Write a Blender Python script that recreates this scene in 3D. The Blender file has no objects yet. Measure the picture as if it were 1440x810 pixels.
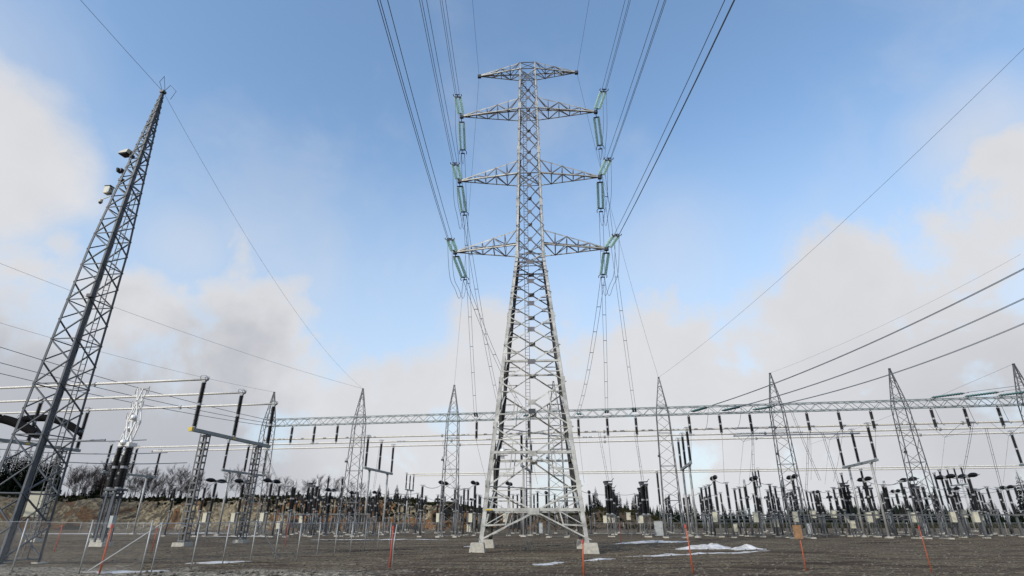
import bpy, math, random
from mathutils import Vector, Matrix
R = math.radians
rnd = random.Random(7)
S = bpy.context.scene
C = S.collection

# ------------------------------------------------------------------ camera
cam_d = bpy.data.cameras.new('camera'); cam = bpy.data.objects.new('camera', cam_d); C.objects.link(cam)
cam.location = (0, 0, 2.2)
cam.rotation_euler = (R(90) + math.atan(330/775), 0, 0)
cam_d.sensor_width = 36; cam_d.lens = 36*775/1440
cam_d.clip_start = .1; cam_d.clip_end = 9000
S.camera = cam
S.render.engine = 'CYCLES'
S.cycles.max_bounces = 4; S.cycles.transparent_max_bounces = 24
S.render.film_transparent = False
S.view_settings.view_transform = 'Standard'; S.view_settings.look = 'None'
S.view_settings.gamma = 1; S.view_settings.exposure = 0.0

# ------------------------------------------------------------------ sky and sun
SUN_EL, SUN_AZ = 30, 222          # azimuth clockwise from +Y: low winter sun behind the camera, to its left
W_ = bpy.data.worlds.new('World'); S.world = W_; W_.use_nodes = True
nt = W_.node_tree; nt.nodes.clear(); N = nt.nodes; LK = nt.links
def nd(t, **k):
    n = N.new(t)
    for a, b in k.items(): setattr(n, a, b)
    return n
def math_(op, a, b=None, c=None, clamp=False):
    n = nd('ShaderNodeMath', operation=op); n.use_clamp = clamp
    for i, v in enumerate((a, b, c)):
        if v is None: continue
        if isinstance(v, (int, float)): n.inputs[i].default_value = v
        else: LK.new(v, n.inputs[i])
    return n.outputs[0]
out = nd('ShaderNodeOutputWorld'); bg = nd('ShaderNodeBackground'); bg.inputs[1].default_value = .15
sky = nd('ShaderNodeTexSky', sky_type='NISHITA'); sky.sun_disc = False
sky.sun_elevation = R(SUN_EL); sky.sun_rotation = R(SUN_AZ); sky.altitude = 100; sky.air_density = 1.15; sky.dust_density = 1.6; sky.ozone_density = 1.6
geo = nd('ShaderNodeTexCoord'); sep = nd('ShaderNodeSeparateXYZ'); LK.new(geo.outputs['Generated'], sep.inputs[0])
X, Y, Z = sep.outputs
az = math_('ARCTAN2', X, Y)                    # radians
el = math_('ARCSINE', Z)
Zc = math_('ADD', math_('MAXIMUM', Z, 0), .22)
comb = nd('ShaderNodeCombineXYZ'); LK.new(math_('DIVIDE', X, Zc), comb.inputs[0]); LK.new(math_('DIVIDE', Y, Zc), comb.inputs[1])
def noise(scale, detail=8, rough=.55, dist=0, vec=comb.outputs[0], off=(0,0,0)):
    m = nd('ShaderNodeMapping'); m.inputs['Location'].default_value = off; LK.new(vec, m.inputs[0])
    n = nd('ShaderNodeTexNoise'); n.inputs['Scale'].default_value = scale; n.inputs['Detail'].default_value = detail
    n.inputs['Roughness'].default_value = rough; n.inputs['Distortion'].default_value = dist
    LK.new(m.outputs[0], n.inputs['Vector']); return n.outputs[0]
n_big = noise(1.1, 6, .5, .2, off=(3.1, 1.7, 0))
n_det = noise(3.2, 9, .56, .25, off=(8.3, 2.2, 0))
n_sof = noise(.9, 3, .45, 0, off=(1.2, 7.9, 0))
dirn = noise(3.4, 8, .55, .3, vec=geo.outputs['Generated'], off=(.4, .2, 0))
dir2 = noise(7.5, 6, .55, .2, vec=geo.outputs['Generated'], off=(2.4, .2, 1))
# top edge of the cloud bank as elevation over azimuth
azn = math_('ADD', math_('DIVIDE', az, 2*math.pi), .5)       # 0..1, north (view direction) = .5
cr = nd('ShaderNodeFloatCurve'); LK.new(azn, cr.inputs['Value'])
pts = [(-180,20),(-75,24),(-47,22.5),(-39,22),(-32,21.5),(-23,19.5),(-15,15.5),(-9,16.5),(-3,20),(3,17),(9,18.5),(14,21),(20,20),(25,18),(30,21.5),(36,22.8),(41,24.5),(48,27.5),(60,30),(90,22),(180,20)]
cv = cr.mapping.curves[0]
cv.points[0].location = (0, pts[0][1]/60); cv.points[1].location = (1, pts[-1][1]/60)
for a, e in pts[1:-1]: cv.points.new(a/360+.5, e/60)
for p_ in cv.points: p_.handle_type = 'AUTO'
cr.mapping.update()
edge = math_('MULTIPLY', cr.outputs[0], R(60))
wob = math_('MULTIPLY', math_('SUBTRACT', dirn, .5), R(22))
wob2 = math_('MULTIPLY', math_('SUBTRACT', dir2, .5), R(15))
d = math_('ADD', math_('SUBTRACT', edge, el), math_('ADD', wob, wob2))      # >0 inside the bank
mr = nd('ShaderNodeMapRange', interpolation_type='SMOOTHSTEP'); LK.new(d, mr.inputs['Value'])
mr.inputs['From Min'].default_value = R(-2.2); mr.inputs['From Max'].default_value = R(2.8)
bank = mr.outputs[0]
# gaps of blue low in the bank
hole = nd('ShaderNodeMapRange', interpolation_type='SMOOTHSTEP'); LK.new(dir2, hole.inputs['Value'])
hole.inputs['From Min'].default_value = .33; hole.inputs['From Max'].default_value = .47
hole.inputs['To Min'].default_value = .4
bank = math_('MULTIPLY', bank, hole.outputs[0])
# single detached clouds
def blob(azd, eld, rad, amp=1.0, soft=.5):
    v = Vector((math.sin(R(azd))*math.cos(R(eld)), math.cos(R(azd))*math.cos(R(eld)), math.sin(R(eld))))
    dp = nd('ShaderNodeVectorMath', operation='DOT_PRODUCT'); LK.new(geo.outputs['Generated'], dp.inputs[0]); dp.inputs[1].default_value = v
    a = math_('ARCCOSINE', dp.outputs['Value'])
    a = math_('ADD', a, math_('MULTIPLY', math_('SUBTRACT', dirn, .5), R(rad*1.5)))
    a = math_('ADD', a, math_('MULTIPLY', math_('SUBTRACT', dir2, .5), R(rad*.6)))
    m = nd('ShaderNodeMapRange', interpolation_type='SMOOTHSTEP'); LK.new(a, m.inputs['Value'])
    m.inputs['From Min'].default_value = R(rad*(1+soft)); m.inputs['From Max'].default_value = R(rad*(1-soft)); m.inputs['To Max'].default_value = amp
    return m.outputs[0]
mask = bank
for b in ((-49.5, 26.5, 6.5, 1, .3), (-33, 24, 3.2, .35, .9), (-52, 33, 5, .3, .9), (46, 29, 4, .6, .9), (18, 26, 5, .30, .95)):
    mask = math_('MAXIMUM', mask, blob(*b))
# thin veils high up
veil = nd('ShaderNodeMapRange', interpolation_type='SMOOTHSTEP'); LK.new(dirn, veil.inputs['Value'])
veil.inputs['From Min'].default_value = .45; veil.inputs['From Max'].default_value = .80; veil.inputs['To Max'].default_value = .34
mask = math_('MAXIMUM', mask, veil.outputs[0], clamp=True)
# cloud brightness: bright rim, grey belly
depth = nd('ShaderNodeMapRange'); LK.new(d, depth.inputs['Value'])
depth.inputs['From Min'].default_value = R(0); depth.inputs['From Max'].default_value = R(15)
def rng(v,a,b):
    m=nd('ShaderNodeMapRange', interpolation_type='SMOOTHSTEP'); LK.new(v,m.inputs['Value']); m.inputs['From Min'].default_value=a; m.inputs['From Max'].default_value=b; return m.outputs[0]
left = math_('MULTIPLY', rng(az,R(-8),R(-28)), rng(d,R(0),R(12)))
right = math_('MULTIPLY', rng(az,R(22),R(46)), rng(el,R(19),R(9)))
shade = math_('ADD', math_('MULTIPLY',left,.60), math_('MULTIPLY',right,.42))
shade = math_('ADD', shade, math_('ADD', math_('MULTIPLY', math_('SUBTRACT',dirn,.5), .25), math_('MULTIPLY', math_('SUBTRACT',dir2,.5), .4)))
shade = math_('ADD', shade, .14, clamp=True)
pale = nd('ShaderNodeMapRange', interpolation_type='SMOOTHSTEP'); LK.new(el, pale.inputs['Value'])
pale.inputs['From Min'].default_value = R(40); pale.inputs['From Max'].default_value = R(12); pale.inputs['To Max'].default_value = .66
pmix = nd('ShaderNodeMix', data_type='RGBA'); LK.new(pale.outputs[0], pmix.inputs[0]); pmix.inputs[7].default_value = (4.0, 4.72, 5.8, 1)
cmix = nd('ShaderNodeMix', data_type='RGBA'); LK.new(shade, cmix.inputs[0])
cmix.inputs[6].default_value = (5.15, 5.18, 5.35, 1); cmix.inputs[7].default_value = (2.75, 2.9, 3.25, 1)
sk = nd('ShaderNodeMix', data_type='RGBA', blend_type='MULTIPLY'); sk.inputs[0].default_value = 1
LK.new(sky.outputs[0], sk.inputs[6]); sk.inputs[7].default_value = (1.52, 1.66, 1.70, 1)
fin = nd('ShaderNodeMix', data_type='RGBA'); LK.new(mask, fin.inputs[0]); LK.new(sk.outputs[2], pmix.inputs[6]); LK.new(pmix.outputs[2], fin.inputs[6]); LK.new(cmix.outputs[2], fin.inputs[7])
LK.new(fin.outputs[2], bg.inputs[0]); LK.new(bg.outputs[0], out.inputs[0])

sd = bpy.data.lights.new('sun', 'SUN'); sd.energy = 3.0; sd.angle = R(.6); sd.color = (1, .94, .85)
sun = bpy.data.objects.new('sun', sd); C.objects.link(sun)
sv = Vector((math.sin(R(SUN_AZ))*math.cos(R(SUN_EL)), math.cos(R(SUN_AZ))*math.cos(R(SUN_EL)), math.sin(R(SUN_EL))))
sun.rotation_euler = sv.to_track_quat('Z', 'Y').to_euler()

# ------------------------------------------------------------------ materials
def mat(name, col, rough=.6, metal=0, var=.0, vscale=3, col2=None, bump=0, bscale=20, trans=0, spec=.5, fine=None):
    m = bpy.data.materials.new(name); m.use_nodes = True; t = m.node_tree; b = t.nodes['Principled BSDF']
    b.inputs['Base Color'].default_value = (*col, 1); b.inputs['Roughness'].default_value = rough; b.inputs['Metallic'].default_value = metal
    b.inputs['Specular IOR Level'].default_value = spec
    if trans: b.inputs['Transmission Weight'].default_value = trans
    tc = t.nodes.new('ShaderNodeTexCoord')
    if var or col2:
        n = t.nodes.new('ShaderNodeTexNoise'); n.inputs['Scale'].default_value = vscale; n.inputs['Detail'].default_value = 6; n.inputs['Roughness'].default_value = .65
        t.links.new(tc.outputs['Object'], n.inputs['Vector'])
        r = t.nodes.new('ShaderNodeValToRGB'); t.links.new(n.outputs[0], r.inputs[0])
        c2 = col2 or tuple(min(1, c*(1+var)) for c in col); c1 = col if col2 else tuple(c*(1-var) for c in col)
        r.color_ramp.elements[0].position = .35; r.color_ramp.elements[1].position = .68
        r.color_ramp.elements[0].color = (*c1, 1); r.color_ramp.elements[1].color = (*c2, 1)
        t.links.new(r.outputs[0], b.inputs['Base Color'])
    if bump:
        n = t.nodes.new('ShaderNodeTexNoise'); n.inputs['Scale'].default_value = bscale; n.inputs['Detail'].default_value = 5
        t.links.new(tc.outputs['Object'], n.inputs['Vector'])
        bp = t.nodes.new('ShaderNodeBump'); bp.inputs['Strength'].default_value = bump; bp.inputs['Distance'].default_value = .05
        t.links.new(n.outputs[0], bp.inputs['Height']); t.links.new(bp.outputs[0], b.inputs['Normal'])
    return m
M = dict(
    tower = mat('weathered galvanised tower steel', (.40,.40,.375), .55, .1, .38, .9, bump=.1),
    rear_leg_steel = mat('rear leg steel toned as shaded', (.055,.055,.06), .6, .2, .3, 1),  # shade on the inner flanges, painted into the rear legs' colour
    pale_leg = mat('pale galvanised tube', (.34,.34,.33), .55, .2, .15, 1.5),
    tower_dark = mat('bracing steel with shade in colour', (.13,.13,.145), .55, .2, .25, 1.2),  # shadow on upper bracing and crossarm lacing, put into the base colour
    steel = mat('dull galvanised steel', (.115,.12,.125), .55, .3, .2, 1.5),
    dark_steel = mat('dark mast steel', (.070,.080,.092), .6, .2, .25, 1.5),  # even tone, darker than the dull galvanised steel
    beam = mat('grey green painted beam', (.20,.235,.24), .5, .2, .15, 1),
    alu = mat('aluminium tube', (.62,.60,.55), .6, .1, .1, 2),
    silver = mat('bright silver aluminium', (.72,.72,.70), .35, .3, .08, 2),
    wire = mat('weathered aluminium conductor', (.13,.145,.165), .6, .3),
    wire_light = mat('pale conductor', (.32,.33,.35), .6, .3),
    black = mat('brown black porcelain', (.008,.008,.009), .5, 0, .3, 4),
    matt_black = mat('matt black rubber', (.006,.006,.007), .95, spec=.1),
    joint = mat('insulator flange grey', (.30,.31,.32), .5, .2),
    glass = mat('green insulator glass', (.66,.82,.78), .3, 0, .05, 6),
    fitting = mat('dark galvanised fittings', (.05,.055,.065), .5, .4),
    concrete = mat('pale concrete', (.38,.36,.31), .9, 0, .22, 4, bump=.4, bscale=14),
    white = mat('off white painted cabinet', (.50,.48,.38), .5, 0, .04, .8),
    dark_glass = mat('dark teal insulator glass', (.05,.13,.13), .25, 0, .1, 4),
    grey_box = mat('grey painted cabinet', (.36,.38,.38), .5, 0, .1, 2),
    yellow = mat('yellow paint', (.55,.40,.05), .5),
    orange = mat('fluorescent orange marker', (.46,.085,.025), .55, 0, .2, 5),
    red = mat('faded red marker', (.45,.06,.04), .6, 0, .2, 5),
    stone = mat('loose grey stones', (.07,.06,.046), .9, col2=(.16,.142,.115), vscale=.8),
    wood = mat('brown weathered wood', (.28,.16,.08), .8, 0, .25, 5),
    post = mat('galvanised fence pipe', (.36,.37,.37), .5, .3, .15, 3),
    snow = mat('old snow', (.33,.31,.285), .9, 0, col2=(.62,.63,.65), vscale=1.1, bump=1.0, bscale=5),
    bark = mat('grey bark', (.10,.085,.075), .9, 0, .3, 8),
    birch = mat('pale birch bark', (.20,.185,.17), .9, 0, .3, 5),
    twig = mat('bare twigs', (.042,.032,.032), .95, 0, .25, 2, spec=.05),
    needle = mat('spruce needles', (.010,.017,.011), .95, 0, .5, 1.2, spec=.04),
    pine = mat('pine needles', (.018,.026,.014), .95, 0, .4, 1.2, spec=.04),
    shrub = mat('dry shrubs', (.035,.034,.016), .95, 0, .4, 1, spec=.05),
    lens = mat('dark glass', (.01,.01,.012), .1),
)
def glass_fix():
    m=M['glass']; t=m.node_tree; b=t.nodes['Principled BSDF']; tr=t.nodes.new('ShaderNodeBsdfTranslucent'); tr.inputs[0].default_value=(.72,.90,.86,1)
    mx=t.nodes.new('ShaderNodeMixShader'); mx.inputs[0].default_value=.55; t.links.new(b.outputs[0],mx.inputs[1]); t.links.new(tr.outputs[0],mx.inputs[2]); t.links.new(mx.outputs[0],t.nodes['Material Output'].inputs[0])
glass_fix()
# gravel ground
def ground_mat():
    m = bpy.data.materials.new('gravel yard'); m.use_nodes = True; t = m.node_tree; b = t.nodes['Principled BSDF']; b.inputs['Roughness'].default_value = .95
    b.inputs['Specular IOR Level'].default_value = .2
    tc = t.nodes.new('ShaderNodeTexCoord')
    def nz(sc, det, rough=.6, stretch=None, dist=0):
        n = t.nodes.new('ShaderNodeTexNoise'); n.inputs['Scale'].default_value = sc; n.inputs['Detail'].default_value = det; n.inputs['Roughness'].default_value = rough; n.inputs['Distortion'].default_value = dist
        if stretch:
            mp = t.nodes.new('ShaderNodeMapping'); mp.inputs['Scale'].default_value = stretch; mp.inputs['Rotation'].default_value = (0,0,R(9)); t.links.new(tc.outputs['Object'], mp.inputs[0]); t.links.new(mp.outputs[0], n.inputs['Vector'])
        else: t.links.new(tc.outputs['Object'], n.inputs['Vector'])
        return n.outputs[0]
    def ramp(fac, stops):
        r = t.nodes.new('ShaderNodeValToRGB'); t.links.new(fac, r.inputs[0]); e = r.color_ramp.elements
        e[0].position, e[0].color = stops[0][0], (*stops[0][1],1); e[1].position, e[1].color = stops[-1][0], (*stops[-1][1],1)
        for p, c in stops[1:-1]: x = e.new(p); x.color = (*c,1)
        return r.outputs[0]
    def mix(f, a, c, mode='MIX'):
        n = t.nodes.new('ShaderNodeMix'); n.data_type='RGBA'; n.blend_type = mode
        if isinstance(f,(int,float)): n.inputs[0].default_value=f
        else: t.links.new(f,n.inputs[0])
        t.links.new(a,n.inputs[6]); t.links.new(c,n.inputs[7]); return n.outputs[2]
    broad = ramp(nz(.16, 7, .68, (.30,1.5,1), .5), [(.36,(.032,.021,.013)),(.44,(.072,.051,.032)),(.50,(.132,.108,.072)),(.56,(.056,.038,.025)),(.64,(.155,.130,.088)),(.72,(.085,.065,.042))])
    stones = ramp(nz(5, 4, .8), [(.36,(.25,.25,.25)),(.5,(.9,.9,.9)),(.62,(2.2,2.15,2.05))])
    grit = ramp(nz(1.7, 8, .75), [(.3,(.55,.55,.55)),(.7,(1.45,1.42,1.38))])
    sp = t.nodes.new('ShaderNodeSeparateXYZ'); t.links.new(tc.outputs['Object'], sp.inputs[0])
    def mt(op,a,bb=None,cl=False):
        n=t.nodes.new('ShaderNodeMath'); n.operation=op; n.use_clamp=cl
        for i,v in enumerate((a,bb)):
            if v is None: continue
            if isinstance(v,(int,float)): n.inputs[i].default_value=v
            else: t.links.new(v,n.inputs[i])
        return n.outputs[0]
    wv = mt('MULTIPLY', mt('SUBTRACT', nz(.35,5,.6), .5), 9)
    # spread of pale coarse gravel near the fence corner, darker wet soil to the right of it
    berm = mt('DIVIDE', mt('SUBTRACT', 30.5, mt('ADD', sp.outputs[1], mt('ADD', mt('MULTIPLY', sp.outputs[0], .12), wv))), 2.0, True)
    lft = mt('DIVIDE', mt('SUBTRACT', -4.5, mt('ADD', sp.outputs[0], wv)), 2.5, True)
    pale = t.nodes.new('ShaderNodeRGB'); pale.outputs[0].default_value=(.20,.18,.145,1)
    soil = t.nodes.new('ShaderNodeRGB'); soil.outputs[0].default_value=(.066,.046,.034,1)
    broad = mix(mt('MULTIPLY',berm,.75), broad, soil.outputs[0]); broad = mix(mt('MULTIPLY',berm,lft), broad, pale.outputs[0])
    c = mix(1, broad, stones, 'MULTIPLY'); c = mix(1, c, grit, 'MULTIPLY')
    t.links.new(c, b.inputs['Base Color'])
    bp = t.nodes.new('ShaderNodeBump'); bp.inputs['Strength'].default_value=.9; bp.inputs['Distance'].default_value=.12; t.links.new(nz(4,6,.75), bp.inputs['Height']); t.links.new(bp.outputs[0], b.inputs['Normal'])
    return m
M['ground'] = ground_mat()
def rock_mat():
    m = bpy.data.materials.new('blasted rock and earth'); m.use_nodes = True; t = m.node_tree; b = t.nodes['Principled BSDF']; b.inputs['Roughness'].default_value=.95
    tc = t.nodes.new('ShaderNodeTexCoord'); n = t.nodes.new('ShaderNodeTexNoise'); n.inputs['Scale'].default_value=.07; n.inputs['Detail'].default_value=9; n.inputs['Roughness'].default_value=.68; n.inputs['Distortion'].default_value=.6
    t.links.new(tc.outputs['Object'], n.inputs['Vector'])
    r = t.nodes.new('ShaderNodeValToRGB'); t.links.new(n.outputs[0], r.inputs[0]); e=r.color_ramp.elements
    st = [(.36,(.006,.006,.005)),(.45,(.014,.012,.009)),(.48,(.19,.085,.022)),(.505,(.035,.022,.012)),(.54,(.27,.225,.14)),(.565,(.022,.018,.012)),(.62,(.23,.19,.12)),(.68,(.012,.010,.008))]
    e[0].position,e[0].color=st[0][0],(*st[0][1],1); e[1].position,e[1].color=st[-1][0],(*st[-1][1],1)
    for p,c in st[1:-1]: x=e.new(p); x.color=(*c,1)
    n2 = t.nodes.new('ShaderNodeTexNoise'); n2.inputs['Scale'].default_value=.8; n2.inputs['Detail'].default_value=6; n2.inputs['Roughness'].default_value=.7; t.links.new(tc.outputs['Object'], n2.inputs['Vector'])
    r2 = t.nodes.new('ShaderNodeValToRGB'); t.links.new(n2.outputs[0], r2.inputs[0]); r2.color_ramp.elements[0].position=.35; r2.color_ramp.elements[0].color=(.35,.35,.35,1); r2.color_ramp.elements[1].position=.65; r2.color_ramp.elements[1].color=(1.5,1.5,1.5,1)
    mx = t.nodes.new('ShaderNodeMix'); mx.data_type='RGBA'; mx.blend_type='MULTIPLY'; mx.inputs[0].default_value=1; t.links.new(r.outputs[0],mx.inputs[6]); t.links.new(r2.outputs[0],mx.inputs[7])
    # dark soil and vegetation shadow painted on the bank's left end, dry heath covers the mound at its right end
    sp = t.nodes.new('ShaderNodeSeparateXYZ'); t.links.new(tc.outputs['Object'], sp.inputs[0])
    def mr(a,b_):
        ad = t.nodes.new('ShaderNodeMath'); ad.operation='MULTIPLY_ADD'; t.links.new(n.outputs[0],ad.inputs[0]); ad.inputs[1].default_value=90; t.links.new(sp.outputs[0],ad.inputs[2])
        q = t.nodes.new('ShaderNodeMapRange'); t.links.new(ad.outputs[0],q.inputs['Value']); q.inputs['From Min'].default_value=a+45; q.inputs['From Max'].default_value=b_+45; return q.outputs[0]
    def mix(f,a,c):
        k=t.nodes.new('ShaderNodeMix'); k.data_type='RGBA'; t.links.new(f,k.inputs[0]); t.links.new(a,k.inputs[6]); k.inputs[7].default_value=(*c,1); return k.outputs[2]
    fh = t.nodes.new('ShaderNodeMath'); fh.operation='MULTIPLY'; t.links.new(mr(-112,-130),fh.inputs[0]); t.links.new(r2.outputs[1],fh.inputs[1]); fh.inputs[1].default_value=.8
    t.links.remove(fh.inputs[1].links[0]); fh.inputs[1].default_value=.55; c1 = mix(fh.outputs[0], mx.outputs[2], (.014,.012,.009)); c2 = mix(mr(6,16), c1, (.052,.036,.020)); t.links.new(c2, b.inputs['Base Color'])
    return m
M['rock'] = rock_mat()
def mesh_fence_mat():
    m = bpy.data.materials.new('chain link wire'); m.use_nodes = True; t = m.node_tree; b = t.nodes['Principled BSDF']
    b.inputs['Base Color'].default_value=(.36,.37,.37,1); b.inputs['Metallic'].default_value=.3; b.inputs['Roughness'].default_value=.5
    tc = t.nodes.new('ShaderNodeTexCoord'); sp = t.nodes.new('ShaderNodeSeparateXYZ'); t.links.new(tc.outputs['UV'], sp.inputs[0])
    def mt(op,a,bb=None):
        n=t.nodes.new('ShaderNodeMath'); n.operation=op
        for i,v in enumerate((a,bb)):
            if v is None: continue
            if isinstance(v,(int,float)): n.inputs[i].default_value=v
            else: t.links.new(v,n.inputs[i])
        return n.outputs[0]
    # uv in metres: two diagonal families of wires, 6 cm pitch
    a = mt('FRACT', mt('MULTIPLY', mt('ADD', sp.outputs[0], sp.outputs[1]), 12.0)); c = mt('FRACT', mt('MULTIPLY', mt('SUBTRACT', sp.outputs[0], sp.outputs[1]), 12.0))
    w = mt('MAXIMUM', mt('LESS_THAN', a, .035), mt('LESS_THAN', c, .035))
    tr = t.nodes.new('ShaderNodeBsdfTransparent'); mx = t.nodes.new('ShaderNodeMixShader'); t.links.new(w, mx.inputs[0]); t.links.new(tr.outputs[0], mx.inputs[1]); t.links.new(b.outputs[0], mx.inputs[2])
    t.links.new(mx.outputs[0], t.nodes['Material Output'].inputs[0]); return m
M['mesh'] = mesh_fence_mat()

# ------------------------------------------------------------------ mesh helpers
class MB:
    def __init__(s): s.v=[]; s.f=[]
    def add(s, vs, fs):
        o=len(s.v); s.v.extend([tuple(v) for v in vs]); s.f.extend([tuple(i+o for i in f) for f in fs]); return s
    def box(s, c, d, rz=0):
        x,y,z=[k/2 for k in d]; cs,sn=math.cos(rz),math.sin(rz)
        vs=[(c[0]+i*x*cs-j*y*sn, c[1]+i*x*sn+j*y*cs, c[2]+k*z) for i in(-1,1) for j in(-1,1) for k in(-1,1)]
        return s.add(vs, [(0,1,3,2),(4,6,7,5),(0,4,5,1),(2,3,7,6),(0,2,6,4),(1,5,7,3)])
    def bar(s, p, q, w, h=None, up=(0,0,1)):
        p=Vector(p); q=Vector(q); h=h or w; a=(q-p)
        if a.length<1e-6: return s
        a.normalize(); u=Vector(up)
        if abs(a.dot(u))>.98: u=Vector((0,1,0))
        r=a.cross(u).normalized(); t=r.cross(a)
        vs=[b+r*(i*w/2)+t*(k*h/2) for b in(p,q) for i,k in((-1,-1),(1,-1),(1,1),(-1,1))]
        return s.add(vs, [(3,2,1,0),(4,5,6,7),(0,1,5,4),(1,2,6,5),(2,3,7,6),(3,0,4,7)])
    def ang(s, p, q, w, t, i1, i2):        # L-shaped angle section, flanges along i1 and i2
        p=Vector(p); q=Vector(q); i1=Vector(i1); i2=Vector(i2)
        for a,b in ((i1,i2),(i2,i1)):
            vs=[e+a*k*w+b*(l*t) for e in(p,q) for k,l in((0,0),(1,0),(1,1),(0,1))]
            s.add(vs, [(3,2,1,0),(4,5,6,7),(0,1,5,4),(1,2,6,5),(2,3,7,6),(3,0,4,7)])
        return s
    def tube(s, pts, r, n=6, cap=True):
        pts=[Vector(p) for p in pts]; rs = r if isinstance(r,(list,tuple)) else [r]*len(pts); o=[]
        for i,p in enumerate(pts):
            a=(pts[min(i+1,len(pts)-1)]-pts[max(i-1,0)]).normalized(); u=Vector((0,0,1)) if abs(a.z)<.95 else Vector((0,1,0))
            x=a.cross(u).normalized(); y=x.cross(a); o+= [p+x*rs[i]*math.cos(2*math.pi*k/n)+y*rs[i]*math.sin(2*math.pi*k/n) for k in range(n)]
        f=[(i*n+k,(i+1)*n+k,(i+1)*n+(k+1)%n,i*n+(k+1)%n) for i in range(len(pts)-1) for k in range(n)]
        if cap: f+=[tuple(range(n)),tuple(range((len(pts)-1)*n+n-1,(len(pts)-1)*n-1,-1))]
        return s.add(o,f)
    def ribbed(s, p, q, r0, r1, pitch, n=10):
        p=Vector(p); q=Vector(q); L=(q-p).length; k=max(2,int(L/pitch)); pts=[]; rs=[]
        for i in range(k):
            for t,r in ((.0,r0),(.45,r1),(.6,r1*.93),(.99,r0)): pts.append(p.lerp(q,(i+t)/k)); rs.append(r)
        return s.tube(pts, rs, n)
    def torus(s, c, R_, r, nrm=(0,0,1), n=14, m=5):
        c=Vector(c); a=Vector(nrm).normalized(); u=Vector((1,0,0)) if abs(a.x)<.9 else Vector((0,1,0)); x=a.cross(u).normalized(); y=a.cross(x); vs=[]
        for i in range(n):
            w=2*math.pi*i/n; d=x*math.cos(w)+y*math.sin(w)
            for j in range(m):
                g=2*math.pi*j/m; vs.append(c+d*(R_+r*math.cos(g))+a*r*math.sin(g))
        return s.add(vs,[(i*m+j,((i+1)%n)*m+j,((i+1)%n)*m+(j+1)%m,i*m+(j+1)%m) for i in range(n) for j in range(m)])
    def ball(s, c, r, n=10, m=6, sz=1):
        c=Vector(c); vs=[c+Vector((0,0,r*sz))]
        for i in range(1,m):
            g=math.pi*i/m
            vs+=[c+Vector((r*math.sin(g)*math.cos(2*math.pi*k/n), r*math.sin(g)*math.sin(2*math.pi*k/n), r*sz*math.cos(g))) for k in range(n)]
        vs.append(c-Vector((0,0,r*sz))); f=[(0,1+k,1+(k+1)%n) for k in range(n)]
        for i in range(m-2): f+=[(1+i*n+k,1+(i+1)*n+k,1+(i+1)*n+(k+1)%n,1+i*n+(k+1)%n) for k in range(n)]
        l=len(vs)-1; f+=[(l,1+(m-2)*n+(k+1)%n,1+(m-2)*n+k) for k in range(n)]
        return s.add(vs,f)
    def frustum(s, c, a, b, h):            # square block, base half a, top half b
        x,y,z=c; return s.add([(x-a,y-a,z),(x+a,y-a,z),(x+a,y+a,z),(x-a,y+a,z),(x-b,y-b,z+h),(x+b,y-b,z+h),(x+b,y+b,z+h),(x-b,y+b,z+h)],[(3,2,1,0),(4,5,6,7),(0,1,5,4),(1,2,6,5),(2,3,7,6),(3,0,4,7)])
    def build(s, name, m, parent=None, smooth=False):
        me=bpy.data.meshes.new(name); me.from_pydata(s.v,[],s.f); me.materials.append(M[m] if isinstance(m,str) else m); me.update()
        if smooth:
            for p in me.polygons: p.use_smooth=True
        o=bpy.data.objects.new(name,me); C.objects.link(o)
        if parent: o.parent=parent
        return o
def tag(o, label=None, cat=None, group=None, kind=None):
    for k,v in (('label',label),('category',cat),('group',group),('kind',kind)):
        if v: o[k]=v
    return o
def empty(name, loc=(0,0,0), rz=0, label=None, cat=None, group=None):
    o=bpy.data.objects.new(name,None); C.objects.link(o); o.location=loc; o.rotation_euler=(0,0,rz); o.empty_display_size=.3
    return tag(o,label,cat,group,'thing' if label else None)
KIDS={}
def kids(o):
    if o.name not in KIDS: KIDS[o.name]=[c for c in bpy.data.objects if c.parent is o]
    return KIDS[o.name]
def dup(o, loc=None, rz=None, label=None, parent=None, scale=None):
    c=o.copy(); C.objects.link(c); c.parent=parent
    if loc is not None: c.location=loc
    if rz is not None: c.rotation_euler=(0,0,rz)
    if scale is not None: c.scale=scale
    if label: c['label']=label
    for k in kids(o): dup(k, parent=c)
    return c
USED=set()
def place(proto, loc, rz=0, label=None, scale=None):   # first use moves the prototype, later uses copy it
    if proto.name not in USED:
        USED.add(proto.name); kids(proto); [kids(k) for k in kids(proto)]
        proto.location=loc; proto.rotation_euler=(0,0,rz)
        if scale: proto.scale=scale
        if label: proto['label']=label
        return proto
    return dup(proto, loc, rz, label, scale=scale)
TH=-R(9.3); cT,sT=math.cos(TH),math.sin(TH)
def P(u,v,z=0): return Vector((u*cT-v*sT, u*sT+v*cT, z))      # yard grid: u along the busbars, v into the depth
def sag(p,q,d,n=14):
    p=Vector(p);q=Vector(q); return [p.lerp(q,i/n)-Vector((0,0,4*d*(i/n)*(1-i/n))) for i in range(n+1)]
ORD=['first','second','third','fourth','fifth','sixth','seventh','eighth','ninth','tenth','eleventh','twelfth','thirteenth','fourteenth','fifteenth','sixteenth','seventeenth','eighteenth','nineteenth','twentieth']
def nth(i): return ORD[i] if i<20 else ('twenty-'+ORD[i-20] if i<29 else ('thirty-'+ORD[i-30] if 30<=i<39 else ['thirtieth','fortieth'][i>30]))

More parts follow.
